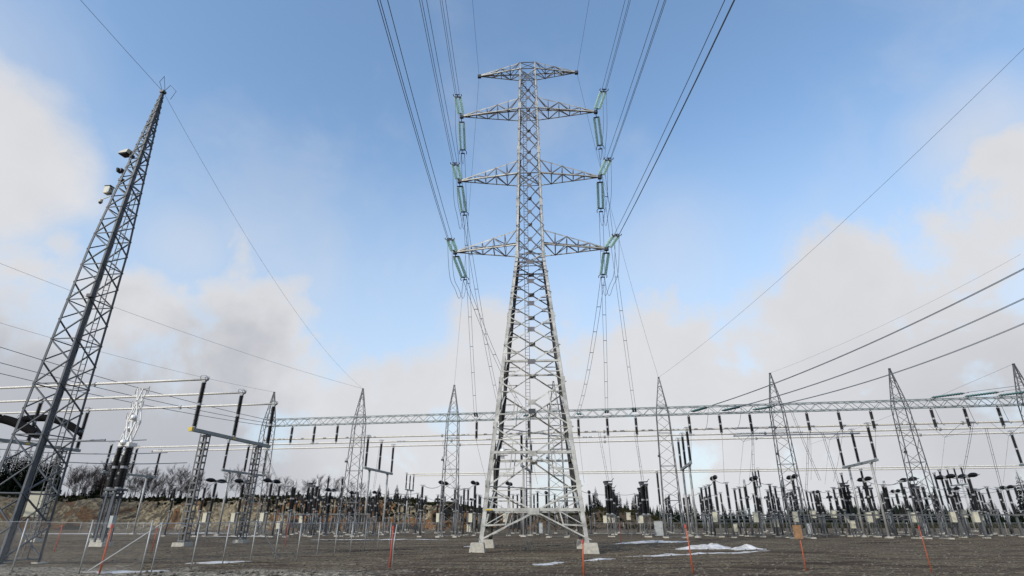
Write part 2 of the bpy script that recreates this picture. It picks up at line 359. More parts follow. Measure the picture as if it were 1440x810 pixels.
# ------------------------------------------------------------------ ground, bank, hills
def fbm(x,y,s=1.0,o=4):
    from mathutils import noise as nz
    return sum(nz.noise(Vector((x/s*2**i, y/s*2**i, i*3.1)))/2**i for i in range(o))
def grid(name, xs, ys, hf, m, kind='structure'):
    mb=MB(); nx=len(xs)
    vs=[(x,y,hf(x,y)) for y in ys for x in xs]; fs=[(j*nx+i,j*nx+i+1,(j+1)*nx+i+1,(j+1)*nx+i) for j in range(len(ys)-1) for i in range(nx-1)]
    o=mb.add(vs,fs).build(name,m,smooth=True); tag(o,kind=kind); return o
def steps(a,b,n,pw=1): return [a+(b-a)*(i/n)**pw for i in range(n+1)]
def gh(x,y):
    e=0
    if y<140 and abs(x)<160:
        e=.07*fbm(x,y,2.2,4)+.10*fbm(x+50,y,14,2)+.05*fbm(x*.12,y+.16*x,4.1,3)
        # low gravel berm in front at the left, in front of the fence
        b=math.exp(-((y-(24+.16*(x+10)))/2.6)**2)*(1/(1+math.exp((x-2)/3)))
        e+=.38*b*(1+.5*fbm(x,y,3,3))
        if y<22: e*=max(0,(y+4)/26) if y>-4 else 0
        w=min(1,max(0,(140-y)/40)); e*=w
    return e
xs=[-5000,-2000,-900,-500,-300,-200,-150]+[-120+i*1.0 for i in range(241)]+[150,200,300,500,900,2000,5000]
ys=[-3000,-600,-150,-40,-10,0,6]+[10+i*.5 for i in range(81)]+[51+i*1.5 for i in range(60)]+[145,160,190,240,300,400,600,1000,2500,6000]
grid('ground', xs, ys, gh, 'ground')
# blasted rock bank behind the yard on the left, and a lower earth mound to the right of the tower
def bank_h(x,y):
    # ridge line Y(x), height(x)
    cx=[(-260,12),(-190,11),(-150,9.5),(-110,9.2),(-85,10.5),(-60,10),(-40,9.2),(-25,8.0),(-12,6.5),(2,5.2),(14,4.6),(24,4.8),(36,6.4),(46,5.6),(56,2.5),(64,0),(400,0)]
    h=0
    for (a,ha),(b,hb) in zip(cx,cx[1:]):
        if a<=x<=b: t=(x-a)/(b-a); h=ha+(hb-ha)*(t*t*(3-2*t))
    y0=206+ .04*x
    face=(y-y0+3*fbm(x,3,17,3))/9
    t=min(1,max(0,face)); t=t*t*(3-2*t)
    step=.35*math.sin(t*9+2*fbm(x,9,8,2))*t*(1-t)*4
    back=min(1,max(0,(420-y)/150))
    return max(-.5,(h*t*(1+.10*fbm(x,y,9,3))+ (1.0*fbm(x,y,3.5,4)+.5*abs(fbm(x,y,6,2))+step)*min(1,4*t*(1-t)+.15)*min(1,h/5))*back-.06*(t<=0))
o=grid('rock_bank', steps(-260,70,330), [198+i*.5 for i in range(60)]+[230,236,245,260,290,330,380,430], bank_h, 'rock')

# ------------------------------------------------------------------ the tall lattice tower
T0=Vector((1.95,52.4,0)); TR=-R(3)
def hw(z):                                  # half width of the body at height z
    return 4.47+(1.48-4.47)*z/27.7 if z<27.7 else 1.48+(1.0-1.48)*(z-27.7)/(54.2-27.7)
def build_tower():
    t=empty('transmission_tower', T0, TR, 'tall pale steel lattice pylon with four pairs of crossarms standing on concrete blocks', 'pylon')
    CORN=[(-1,-1),(1,-1),(1,1),(-1,1)]
    for sx,sy in CORN:
        m=MB()
        for a,b,w in ((.75,14,.34),(14,27.7,.29),(27.7,41,.24),(41,54.2,.20)):
            pa=(sx*hw(a),sy*hw(a),a); pb=(sx*hw(b),sy*hw(b),b)
            m.ang(pa,pb,w,.035,(-sx,0,0),(0,-sy,0))
        for z in (5,9.9,14,20.5,27.7,34,41,47.5):   # splice plates
            m.box((sx*(hw(z)-.12),sy*(hw(z)+.02),z),(.34,.05,.9)); m.box((sx*(hw(z)+.02),sy*(hw(z)-.12),z),(.05,.34,.9))
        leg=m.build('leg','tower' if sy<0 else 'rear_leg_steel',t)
        f=MB(); x,y=sx*(hw(0)-.02),sy*(hw(0)-.02); f.frustum((x,y,-.6),.72,.50,1.34); f.build('concrete_block','concrete',t)
    faces=[((1,0),(0,-1)),((0,1),(1,0)),((-1,0),(0,1)),((0,-1),(-1,0))]      # (along, outward)
    lev=[0.75,5.0,9.9,14.0,17.6,20.6,23.2,25.6,27.7,31.1,34.4,37.8,40.9,44.0,47.0,50.1,53.2,54.2]
    for (ax,ay),(nx,ny) in faces:
        def pt(s,z,off=0): w=hw(z); return Vector((ax*s*w+nx*(w+off), ay*s*w+ny*(w+off), z))
        m=MB(); m2=MB(); nrm=(nx,ny,.1)
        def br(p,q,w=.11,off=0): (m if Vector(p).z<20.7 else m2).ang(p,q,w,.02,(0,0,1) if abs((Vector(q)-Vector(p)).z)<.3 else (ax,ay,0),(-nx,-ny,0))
        for i,(a,b) in enumerate(zip(lev,lev[1:])):
            if i==0:
                c=pt(0,3.05,.03); br(pt(-1,.95),c,.26); br(pt(1,.95),c,.26); br(pt(-1,3.05),pt(1,3.05),.24)
                br(c,pt(-1,5),.24); br(c,pt(1,5),.24)
                for s in(-1,1):
                    q=pt(s*.55,2.0); br(q,pt(s,1.9),.13); br(pt(s*.5,3.05),q,.12); br(pt(s*.5,3.05),pt(s*.97,1.95),.14)
                    r_=pt(s*.5,4.05); br(r_,pt(s,4.05),.12); br(r_,pt(s*.5,3.05),.12); br(pt(s*.5,3.05),pt(s,4.05),.14)
                m.box(pt(0,3.05,.05),(abs(ax)*.9+.05,abs(ay)*.9+.05,.5))
                continue
            mid=a+(b-a)*hw(a)/(hw(a)+hw(b)); wd=.23 if b<15 else .19 if b<22 else .15 if b<28 else .12
            if i==len(lev)-2: br(pt(-1,a),pt(1,b),.08); br(pt(1,a,.02),pt(-1,b,.02),.08); br(pt(-1,a),pt(1,a),.09); br(pt(-1,b),pt(0,b+.0),.08); br(pt(0,b),pt(1,b),.08); continue
            br(pt(-1,a),pt(1,b),wd); br(pt(1,a,.03),pt(-1,b,.03),wd)
            if b<28.5:
                if b<10 or b in(17.6,27.7): br(pt(-1,mid),pt(1,mid),wd)
                for s in(-1,1):
                    for z1,z2 in((a,mid),(b,mid)):
                        q=pt(s*.5,(z1+z2)/2)
                        qq=Vector(pt(s,z1)).lerp(pt(0,mid),.5)
                        br(qq,pt(s,(z1*.5+z2*.5)),.10)
                        if b<15: br(qq,pt(s*.5,mid),.09)
                (m if b<15 else m2).box(pt(0,mid,.05),(abs(ax)*.62+.04,abs(ay)*.62+.04,.46))
            else:
                q=.42
                m2.box(pt(0,mid,.04),(abs(ax)*q+.03,abs(ay)*q+.03,q))
                (br(pt(-1,a),pt(1,a),.09) if a in(27.7,37.8,47,53.2) else None)
                for s in(-1,1):
                    qq=Vector(pt(s,a)).lerp(pt(0,mid),.5); br(qq,pt(s,mid-.1),.06)
                    qq=Vector(pt(s,b)).lerp(pt(0,mid),.5); br(qq,pt(s,mid+.1),.06)
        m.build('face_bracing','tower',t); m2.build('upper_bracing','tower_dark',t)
    for z in (5,9.9,27.7,28.8,37.8,47,53.2):           # plan bracing at waist and arm levels
        m=MB(); w=hw(z); m.bar((-w,-w,z),(w,w,z),.08); m.bar((-w,w,z),(w,-w,z+.01),.08); m.build('plan_bracing','tower',t)
    tips=[]
    for lvl,(z,L,dp,n) in enumerate(((28.8,8.0,1.75,5),(37.8,7.85,1.75,5),(47.0,7.95,1.6,5),(53.2,5.95,1.0,4))):
        for s in(-1,1):
            m=MB(); l_=MB(); tip=Vector((s*L,0,z)); top=tip+Vector((0,0,.18)); w=hw(z); w2=hw(z+dp)
            for y in(-1,1):
                lo0=Vector((s*w,y*w,z)); up0=Vector((s*w2,y*w2,z+dp))
                m.ang(lo0,tip+Vector((0,y*.08,0)),.13,.022,(0,-y,0),(0,0,1)); m.ang(up0,top+Vector((0,y*.08,0)),.12,.022,(0,-y,0),(0,0,-1))
                prev=None
                for i in range(n+1):
                    f=i/n*.93
                    a=lo0.lerp(tip,f); b=up0.lerp(top,f)
                    if i: l_.bar(a,b,.075)
                    if i<n:
                        f2=(i+1)/n*.93
                        if i%2==0: l_.bar(b,lo0.lerp(tip,f2),.085)
                        else: l_.bar(a,up0.lerp(top,f2),.085)
            for i in range(n):                     # bottom and top lacing
                f=i/n*.93; f2=(i+1)/n*.93; g=-1 if i%2 else 1
                for zz,ww,tt in((z,w,tip),(z+dp,w2,top)):
                    A=Vector((s*ww,-g*ww,zz)).lerp(tt,f); B=Vector((s*ww,g*ww,zz)).lerp(tt,f2); l_.bar(A,B,.065)
                    A=Vector((s*ww,-ww,zz)).lerp(tt,f2); B=Vector((s*ww,ww,zz)).lerp(tt,f2); l_.bar(A,B,.065)
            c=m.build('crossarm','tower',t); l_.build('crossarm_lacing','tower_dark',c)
            k=MB().box((s*(L+.05),0,z+.02),(.42,.34,.36)); k.build('end_plate','fitting',c)
            tips.append(Matrix.Translation(T0)@Matrix.Rotation(TR,4,'Z')@Vector((s*(L+.1),0,z)))
    lad=MB()                                            # ladder from the ground into the body
    for x in(-.62,-.22): lad.bar((x,-.6,.0),(x,-.6,53),.05)
    z=.3
    while z<53: lad.bar((-.62,-.6,z),(-.22,-.6,z),.03); z+=.33
    lad.build('ladder','steel',t)
    d=MB(); d.box((0,-hw(10.5)-.12,11.25),(.62,.04,.42)); d.build('number_plate','fitting',t)
    y=MB(); y.box((-3.6,-hw(3.17)-.1,3.17),(.55,.03,.1)); y.build('warning_strip','yellow',t)
    return t,tips
tower,TIPS=build_tower()
# tips order: low L,R, mid L,R, top L,R, peak L,R

# flat silver warning sphere group seen on the tower's left side: a bright lamp
m=MB(); m.ball((0,0,0),.27,12,8); m.box((0,0,-.33),(.9,.25,.1)); m.box((0,0,-.5),(.3,.3,.25))
lampo=m.build('tower_lamp','silver'); lampo.location=Matrix.Translation(T0)@Matrix.Rotation(TR,4,'Z')@Vector((-2.6,-3.1,7.9)); tag(lampo,'bright silver lamp fixed low on the left side of the tall pylon','lamp')

# ------------------------------------------------------------------ green glass insulator strings and conductors of the line
def make_string():
    t=empty('insulator_string'); L=4.3
    for s in(-1,1):
        MB().ribbed((s*.26,0,.5),(s*.26,0,L-.5),.12,.175,.15,8).build('glass_string','glass',t,True)
    m=MB(); m.bar((0,0,0),(0,0,.4),.08)
    for z in(.45,L-.45): m.bar((-.34,0,z),(.34,0,z),.1,.14)
    for s in(-1,1):
        m.bar((s*.26,0,.42),(s*.26,0,.6),.06); m.bar((s*.26,0,L-.6),(s*.26,0,L-.4),.06)
        m.tube([(s*.30,0,L-.45),(s*.46,0,L-.2),(s*.44,0,L+.1)],.045,5)      # arcing horns
    m.bar((0,0,L-.45),(0,0,L),.08); m.box((0,0,L),(.5,.06,.14))
    m.build('yoke','fitting',t); return t,L
STR,SL=make_string()
def place_string(proto,p,d,label,group):
    d=Vector(d).normalized(); o=place(proto,p,0,label); o['category']='insulator'; o['group']=group
    # local z along d, local x kept horizontal
    z=d; x=Vector((0,0,1)).cross(z)
    x=Vector((1,0,0)) if x.length<.05 else x.normalized()
    y=z.cross(x); o.rotation_euler=Matrix((x,y,z)).transposed().to_euler(); return o
LV=['lowest','middle','upper']; SD=['left','right']
BEAM_V=97.0
beam_u={0:-13.1,2:-17.6,4:-22.2,1:-4.2,3:.6,5:5.3}
for i in range(6):
    side=SD[i%2]; lv=LV[i//2]; tip=TIPS[i]
    # spans arriving overhead
    dirf=Vector(((.05 if i%2 else -.01)*1.0,-1,-.06)).normalized()
    start=tip+Vector((0,-.25,0))
    dstr=Vector((dirf.x,-1,-.16)).normalized()
    place_string(STR,start,dstr,f'pale green double insulator pulling forward from the {lv} {side} pylon crossarm','green glass strings on the pylon arms')
    e=start+dstr*SL
    t=empty('conductor_bundle',e,0,f'bundle of three overhead conductors running forward from the {lv} {side} pylon crossarm','power line','overhead line conductors')
    far=Vector(((.0 if i%2==0 else .55)*1.0+ (i%2)*.5, -170, 6.0))
    for ox,oz in((-.24,.0),(.24,.0),(0,-.40)):
        pts=[Vector((ox,0,oz)).lerp(far+Vector((ox,0,oz)),k/22)-Vector((0,0,4*7.0*(k/22)*(1-k/22))) for k in range(23)]
        MB().tube([Vector((0,.05,0))]+pts[0:],.022,5).build('conductor','wire',t)
    sp=MB()
    # back strings going down towards the gantry
    tgt=P(beam_u[i],BEAM_V-1.2,19.6); st=tip+Vector((0,.25,0)); chord=(tgt-st).normalized()
    db=(chord+Vector((0,0,-.10))).normalized()
    place_string(STR,st,db,f'green glass double insulator hanging back from the {lv} {side} pylon crossarm','green glass strings on the pylon arms')
    e2=st+db*SL
    t2=empty('conductor_bundle',e2,0,f'slack pair of conductors descending to the gantry from the {lv} {side} pylon crossarm','power line','conductors falling from the pylon to the gantry')
    q=tgt-e2
    for ox in(-.22,.22):
        MB().tube([Vector((ox,0,0))+v for v in sag((0,0,0),q,1.6,16)],.024,5).build('conductor','wire',t2)
    sp=MB()
    for k in range(2,16,2):
        c=sag((0,0,0),q,1.6,16)[k]; sp.bar(c+Vector((-.24,0,0)),c+Vector((.24,0,0)),.06)
    sp.build('spacer','fitting',t2)
    # small green string at the gantry end
    # jumper loops
    j=empty('jumper_loop',e,0,f'slack jumper loop hanging below the {lv} {side} pylon crossarm','jumper wire','jumper loops under the pylon arms')
    for ox in(-.2,.2):
        pp=[]
        for k in range(15):
            f=k/14; b=Vector((0,0,0)).lerp(e2-e,f); pp.append(b+Vector((ox,0,-3.4*(1-(2*f-1)**4)-.2*math.sin(f*9))))
        MB().tube(pp,.022,5).build('jumper_wire','wire',j)

def wire(name,pts,r,label,group=None,m='wire',cat='wire'):
    o0=Vector(pts[0]); o=MB().tube([Vector(p)-o0 for p in pts],r,5).build(name,m); o.location=o0; return tag(o,label,cat,group)

# ------------------------------------------------------------------ gantry: lattice masts with peaks and one long lattice beam
def make_gantry_mast():
    t=empty('gantry_mast',label='x',cat='mast',group='lattice masts carrying the gantry beam')
    H=25.3; hz=lambda z:(1.45-(.45)*z/19.2) if z<19.2 else 1.0-(.92)*(z-19.2)/(H-19.2)
    hy=lambda z:(1.0-.4*z/19.2) if z<19.2 else .6-.54*(z-19.2)/(H-19.2)
    cr=[(-1,-1),(1,-1),(1,1),(-1,1)]
    for sx,sy in cr:
        l=MB()
        for a,b in((0,19.2),(19.2,H)): l.bar((sx*hz(a),sy*hy(a),a),(sx*hz(b),sy*hy(b),b),.12)
        l.build('leg','steel',t)
    b=MB(); zs=[0.2]
    while zs[-1]<24.4: zs.append(zs[-1]+ (1.75 if zs[-1]<19 else 1.1))
    for i,(a,c) in enumerate(zip(zs,zs[1:])):
        for k in range(4):
            x1,y1=cr[k]; x2,y2=cr[(k+1)%4]
            if i%2: x1,y1,x2,y2=x2,y2,x1,y1
            b.bar((x1*hz(a),y1*hy(a),a),(x2*hz(c),y2*hy(c),c),.055)
            if i%3==0: b.bar((x1*hz(a),y1*hy(a),a),(x2*hz(a),y2*hy(a),a),.06)
    b.build('bracing','steel',t)
    f=MB()
    for sx,sy in cr: f.frustum((sx*1.45,sy*1.0,-.4),.42,.34,.6)
    f.build('footing','concrete',t)
    MB().box((0,0,H+.05),(.3,.3,.18)).build('peak_cap','fitting',t)
    l=MB().box((-1.35,-.9,12.2),(.35,.3,.3)).box((-1.35,-.9,12.5),(.08,.08,.5)); l.build('yard_lamp','fitting',t)
    return t
gm=make_gantry_mast()
MU=[-62.4,-44.3,-26.6,-8.4,9.9,28.2,46.7,64.8,83]
ml=['end mast of the gantry at the beam\'s left end','gantry mast rising between the left bus frame and the twin leg frame','slim gantry mast just left of the big pylon','gantry mast seen through the right legs of the big pylon','gantry mast right of the big pylon behind a snow patch','gantry mast rising above the first steep cables on the right','gantry mast behind the wide twin leg frame at right','gantry mast at the right edge of the yard','farthest right gantry mast beyond the picture edge']
MASTS=[]
for u,l in list(zip(MU,ml))[:8]:
    MASTS.append(place(gm,P(u,BEAM_V),TH,'grey lattice '+l))
def peak(i): return P(MU[i],BEAM_V,25.4)
def beam():
    t=empty('gantry_girder',P(-63.4,BEAM_V,0),TH,'long pale lattice girder running across the whole switchyard on masts','girder')
    L=84+63.4; zb,zt,hy=18.95,20.15,.62
    for y in(-hy,hy):
        for z in(zb,zt): MB().bar((0,y,z),(L,y,z),.13).build('chord','beam',t)
    n=int(L/1.2); 
    for k,(face) in enumerate(('front','back','top','bottom')):
        m=MB()
        for i in range(n):
            a=i*L/n; c=(i+1)*L/n; f=i%2
            if k<2: y=(-hy,hy)[k]; m.bar((a,y,(zb,zt)[f]),(c,y,(zt,zb)[f]),.07)
            else: z=(zt,zb)[k-2]; m.bar((a,(-hy,hy)[f],z),(c,(hy,-hy)[f],z),.06)
        m.build('lacing','beam',t)
    return t
beam()

# black post/hanging insulators
def ins_parts(t,p,q,r=.11,name='insulator',joint=True):
    p=Vector(p);q=Vector(q); mid=p.lerp(q,.5); d=(q-p).normalized()
    i=MB()
    if joint: i.ribbed(p+d*.12,mid-d*.12,r*.72,r*1.35,.14,8).ribbed(mid+d*.12,q-d*.12,r*.72,r*1.35,.14,8)
    else: i.ribbed(p+d*.1,q-d*.1,r*.72,r*1.35,.14,8)
    o=i.build(name,'black',t,True); j=MB().tube([p,p+d*.14],r*1.1,8).tube([q-d*.14,q],r*1.1,8)
    if joint: j.tube([mid-d*.13,mid+d*.13],r*1.05,8)
    j.build('flange','joint',o); return o
def make_hanging():
    t=empty('hanging_insulator',label='x',cat='insulator',group='black insulators hanging from the gantry beam')
    ins_parts(t,(0,0,-.25),(0,0,-3.15),.20)
    MB().bar((0,0,0),(0,0,-.3),.12).bar((0,0,-3.1),(0,0,-3.5),.08).build('hanger','fitting',t); return t
hp=make_hanging()
HU=[-57.4,-52.9,-48.4,-22.2,-17.6,-12.9,-4.3,.6,5.4,14.1,19.0,23.8,32.6,37.4,42.2,51.0,55.7,60.4]
sect=['at the girder left end','just left of the pylon','right beside the pylon','left of the steep cables','over the wide frame','near the girder right end']
for i,u in enumerate(HU):
    place(hp,P(u,BEAM_V-.1,18.88),TH,f'{["left","middle","right"][i%3]} one of three black insulators hanging {sect[i//3]}')
    if i//3 in (1,2,3,4):
        o=wire('drop_wire',sag(P(u,BEAM_V-.1,15.4),P(u+(.3),BEAM_V+5+4*(i%2),8.6),.3,8),.022,f'thin wire dropping from the {["left","middle","right"][i%3]} black insulator {sect[i//3]}','wires dropping from the hanging insulators','wire_light')

# green dead end strings on the beam where the pylon's conductors land
def make_small_string():
    t=empty('gantry_insulator_string'); 
    for s in(-1,1): MB().ribbed((s*.2,0,.2),(s*.2,0,2.2),.09,.16,.17,8).build('glass_string','dark_glass',t,True)
    MB().bar((-.26,0,.15),(.26,0,.15),.1).bar((-.26,0,2.25),(.26,0,2.25),.1).bar((0,0,2.2),(0,0,2.6),.07).build('yoke','fitting',t); return t
ss=make_small_string()
for i in (4,2,0,1,3,5):
    tgt=P(beam_u[i],BEAM_V-.65,19.5); d=(TIPS[i]-tgt).normalized()+Vector((0,0,-.45))
    place_string(ss,tgt,d,f'short dark green insulator on the girder below the {LV[i//2]} {SD[i%2]} pylon arm','green strings on the gantry beam')

# ------------------------------------------------------------------ tubular busbars
def busbar(name,u0,u1,v,z,r,label,group,m='alu',clamps=(),bow=.0):
    t=empty(name,P(u0,v,z),TH,label,'busbar',group); L=u1-u0
    MB().tube([(L*k/10,0,0) for k in range(11)],r,8).build('tube',m,t,True)
    if clamps:
        for u in clamps: MB().tube([(u-u0-.16,0,0),(u-u0+.16,0,0)],r*1.6,8).box((u-u0,0,-r*1.7),(.25,.2,.14)).build('clamp','joint',t)
    for x in(0,L): MB().ball((x,0,0),r*1.55,8,6).build('end_cap','joint',t,True)
    return t
FU=[-71.4,-43.1,-14.5,13.8,42.1,70.5]; TZ=16.75
near_v=[53.6,60.4,67.4]; far_v=[98.9,105.4,111.9]
on=['nearest','middle','farthest']
for k,v in enumerate(near_v): busbar('busbar',-104,-42.8,v,TZ,.135,f'{on[k]} of three overhead tubes ending above the battened frame at left','left overhead tubes','alu',(-71.4,-57,-43.1))
for k,v in enumerate(far_v): busbar('busbar',[-64,-99,-99][k],104,v,TZ,.155,f'{on[k]} of three long overhead tubes running behind the pylon','long overhead tubes behind the pylon','alu',FU+[-29,0,28,56])
for k,v in enumerate((180,187)): busbar('busbar',-64,150,v,TZ,.19,f'{["nearer","farther"][k]} of two thin distant tubes low above the equipment','distant overhead tubes','alu')
busbar('busbar',22.3,42.5,103.5,16.1,.10,'short extra tube under the long tubes beside the wide twin leg frame','short tube','joint')
busbar('busbar',-104,-66,66,12.4,.09,'lower tube behind the left camera mast','lower left tubes','joint'); 

# frames
def battened(t,x,y,z1,w=.42,n=15):
    m=MB()
    for sx in(-1,1):
        for sy in(-1,1): m.ang((x+sx*w,y+sy*w*.8,0.1),(x+sx*w,y+sy*w*.8,z1),.14,.03,(-sx,0,0),(0,-sy,0))
    for i in range(n+1):
        z=.5+i*(z1-.7)/n
        for s in(-1,1): m.bar((x-w,y+s*w*.8,z),(x+w,y+s*w*.8,z),.04,.16); m.bar((x+s*w,y-w*.8,z),(x+s*w,y+w*.8,z),.04,.16)
    m.build('lattice_leg','steel',t); MB().frustum((x,y,-.4),.75,.65,.75).build('footing','concrete',t)
def bus_frame(name,u,vs,kind,label,group,zb=11.3,leg_v=None):
    t=empty(name,P(u,vs[1],0),TH,label,'frame',group)
    y0,y1=vs[0]-vs[1],vs[2]-vs[1]
    MB().box((0,(y0+y1)/2,zb),(.36,y1-y0+1.0,.36)).build('crossbeam','beam',t)
    for y in ((y0+2.0,y1-2.0) if leg_v is None else leg_v):
        if kind=='lattice': battened(t,0,y,zb-.18)
        else:
            MB().tube([(0,y,.2),(0,y,zb-.18)],.19,10).tube([(0,y,zb-.35),(0,y,zb-.18)],.3,10).tube([(0,y,.2),(0,y,.28)],.36,10).build('tube_leg','pale_leg',t,True)
            MB().frustum((0,y,-.3),.5,.45,.5).build('footing','concrete',t)
    for v in vs:
        i=ins_parts(t,(0,v-vs[1],zb+.2),(0,v-vs[1],TZ-.28),.20,'post_insulator')
        MB().box((0,v-vs[1],TZ-.2),(.4,.3,.18)).tube([(-.5,v-vs[1]-.1,TZ+.1),(-.3,v-vs[1]-.3,TZ+.34),(.3,v-vs[1]-.3,TZ+.34),(.5,v-vs[1]-.1,TZ+.1)],.035,5).tube([(-.5,v-vs[1]+.1,TZ+.1),(-.3,v-vs[1]+.3,TZ+.34),(.3,v-vs[1]+.3,TZ+.34),(.5,v-vs[1]+.1,TZ+.1)],.035,5).build('tube_clamp','joint',i)
    if kind=='lattice':
        y=MB().box((0,y0-.4,zb),(.42,.3,.42)).box((0,y0+1.2+5.5,zb),(.41,.5,.2)); y.build('yellow_end','yellow',t)
    return t
fl=['frame of thin tube legs at far left behind the black pantograph','twin leg frame half hidden by the battened frame','twin leg frame standing clear left of the pylon','frame seen through the pylon\'s legs','narrow looking frame beside the snow heaps','wide looking frame with bright pale legs at right','frame cut by the right picture edge']
bus_frame('bus_frame',-43.1,near_v,'lattice','big frame on two battened lattice legs carrying three black insulators at left','near frames on battened legs')
bus_frame('bus_frame',-71.4,near_v,'lattice','battened leg frame standing just behind the tall camera mast','near frames on battened legs')
bus_frame('bus_frame',-99.6,near_v,'lattice','battened leg frame left of the tall camera mast near the picture edge','near frames on battened legs')
bus_frame('bus_frame',-97,far_v,'tube','grey '+fl[0],'twin leg frames under the long tubes')
for k,u in enumerate(FU): bus_frame('bus_frame',u,far_v,'tube','grey '+fl[k+1],'twin leg frames under the long tubes')
vsf=[180,183.5,187]
for k,u in enumerate((-64,-10,44,98)): bus_frame('bus_frame',u,vsf,'tube',f'small distant twin leg frame, {nth(k)} from left under the far tubes','distant frames',zb=12)

# two fat black sagging arms on the near left frame
for k,(u0,u1,v,z0) in enumerate(((-81.2,-70.9,66.6,15.5),(-75.5,-64.2,55.0,13.4))):
    t=empty('sagging_insulator_arm',P(u0,v,z0),TH,['thick black ribbed arm sagging between insulators behind the camera mast','thick black ribbed arm near the left picture edge behind the camera mast'][k],'insulator arm','thick black arms')
    L=u1-u0
    for a,b in((0,.47),(.53,1)):
        pts=[];rs=[]
        for j in range(25):
            f=a+(b-a)*j/24
            for rr in(.36,.50): pts.append((L*f+ (0 if rr<.5 else .06),0,-1.9*f*f+ .5*math.sin(math.pi*f))); rs.append(rr)
        MB().tube(pts,rs,10).build('ribbed_section','matt_black',t,True)
    [MB().ball(c_,.36,10,8).build('joint','fitting',t,True) for c_ in((L*.5,0,-.1),(0,0,0),(L,0,-1.9))]; MB().torus((0,0,.2),.6,.05,(1,0,0)).build('corona_ring','joint',t,True)

# silver topped pantograph disconnectors under the left tube
def make_pantograph():
    t=empty('pantograph_disconnector',label='x',cat='disconnector',group='pantograph disconnectors under the left tubes')
    m=MB()
    for x,y in((-.45,-.45),(.45,-.45),(.45,.45),(-.45,.45)): m.bar((x,y,.2),(x,y,5.3),.15)
    m.box((0,0,5.35),(1.5,1.5,.2)); m.build('support','dark_steel',t)
    MB().frustum((0,0,-.3),.8,.7,.7).build('footing','concrete',t)
    MB().box((.65,-.2,2.3),(.6,.5,1.1)).build('drive_box','grey_box',t)
    for x,y in((-.5,-.35),(.5,-.35),(0,.5)): ins_parts(t,(x,y,5.45),(x,y,9.7),.25)
    a=MB(); a.box((0,0,9.9),(1.3,1.1,.4)).ball((-.1,-.5,10.1),.36,10,8).ball((.3,-.45,12.7),.32,10,8)
    for y in(-.3,.3):
        a.bar((0,y,10),(-.55,y,12.4),.12); a.bar((0,y,10),(.55,y,12.4),.12); a.bar((-.55,y,12.4),(.35,y,15.9),.1); a.bar((.55,y,12.4),(-.35,y,15.9),.1); a.bar((-.55,y,12.4),(.55,y,12.4),.07)
    for z in(12.4,14.1,15.9): a.bar((-.1,-.3,z),(-.1,.3,z),.08)
    a.build('scissor_arm','silver',t)
    h=MB().bar((-.8,0,16.0),(.8,0,16.0),.14)
    for x in(-.8,.8): h.bar((x,0,15.4),(x,0,16.2),.09)
    h.build('contact_head','joint',t); return t
pg=make_pantograph()
for k,(u,v) in enumerate(((-50.6,53.6),(-57.2,60.4),(-64.2,67.4))): place(pg,P(u,v),TH,f'{on[k]} of the silver topped scissor disconnectors on black insulators beside the orange stake')

# ------------------------------------------------------------------ equipment in the yard
def footing(t,s=.5): MB().frustum((0,0,-.25),s*.8,s*.72,.42).build('footing','concrete',t)
def make_post(z0=4.0,z1=8.2,r=.185,silver=False,name='insulator_post',leg='steel'):
    t=empty(name,label='x',cat='insulator post')
    MB().tube([(0,0,.2),(0,0,z0)],.15,8).box((0,0,z0),(.6,.6,.08)).box((0,0,.28),(.6,.6,.06)).build('pedestal',leg,t,True)
    footing(t); ins_parts(t,(0,0,z0+.05),(0,0,z1-.2),r)
    c=MB().box((0,0,z1-.12),(.5,.3,.12))
    if silver: c.tube([(0,0,z1-.1),(0,0,z1+.75)],.19,10).ball((0,0,z1+.75),.19,8,5)
    else: c.bar((-.5,0,z1),(.5,0,z1),.08)
    c.build('terminal','silver' if silver else 'joint',t); return t
def make_breaker(z1=9.0,half=2.4,cab=True,name='circuit_breaker',r=.36):
    t=empty(name,label='x',cat='circuit breaker')
    zc=z1*.42
    m=MB().bar((0,0,.2),(0,0,zc),.3); m.box((0,0,zc),(.7,.7,.12)); m.box((0,0,.28),(.8,.8,.08)); m.build('pedestal','steel',t); footing(t,.55)
    ins_parts(t,(0,0,zc+.05),(0,0,z1-.3),.22,'insulator')
    if cab: c=MB().box((-.65,-.1,zc-.75),(.7,.55,1.5)).build('control_cabinet','white',t); MB().box((-.65,-.1,zc+.03),(.78,.63,.05)).build('roof','grey_box',c)
    for s in(-1,1):
        pts=[];rs=[]
        for j in range(int(half*6)+1):
            f=j/int(half*6); e=math.sin(math.pi*min(1,max(0,f*.9+.07)))**.5
            pts+= [(0,s*(.25+f*half),z1+.1*e),(0,s*(.25+f*half+.05),z1+.1*e)]; rs+=[r*e*.72,r*e]
        MB().tube(pts,rs,10).build('arcing_chamber','black',t,True)
    MB().box((0,0,z1),(.45,.5,.45)).bar((0,-half-.3,z1),(0,-half-.9,z1+.05),.1).bar((0,half+.3,z1),(0,half+.9,z1+.05),.1).build('head','joint',t)
    return t
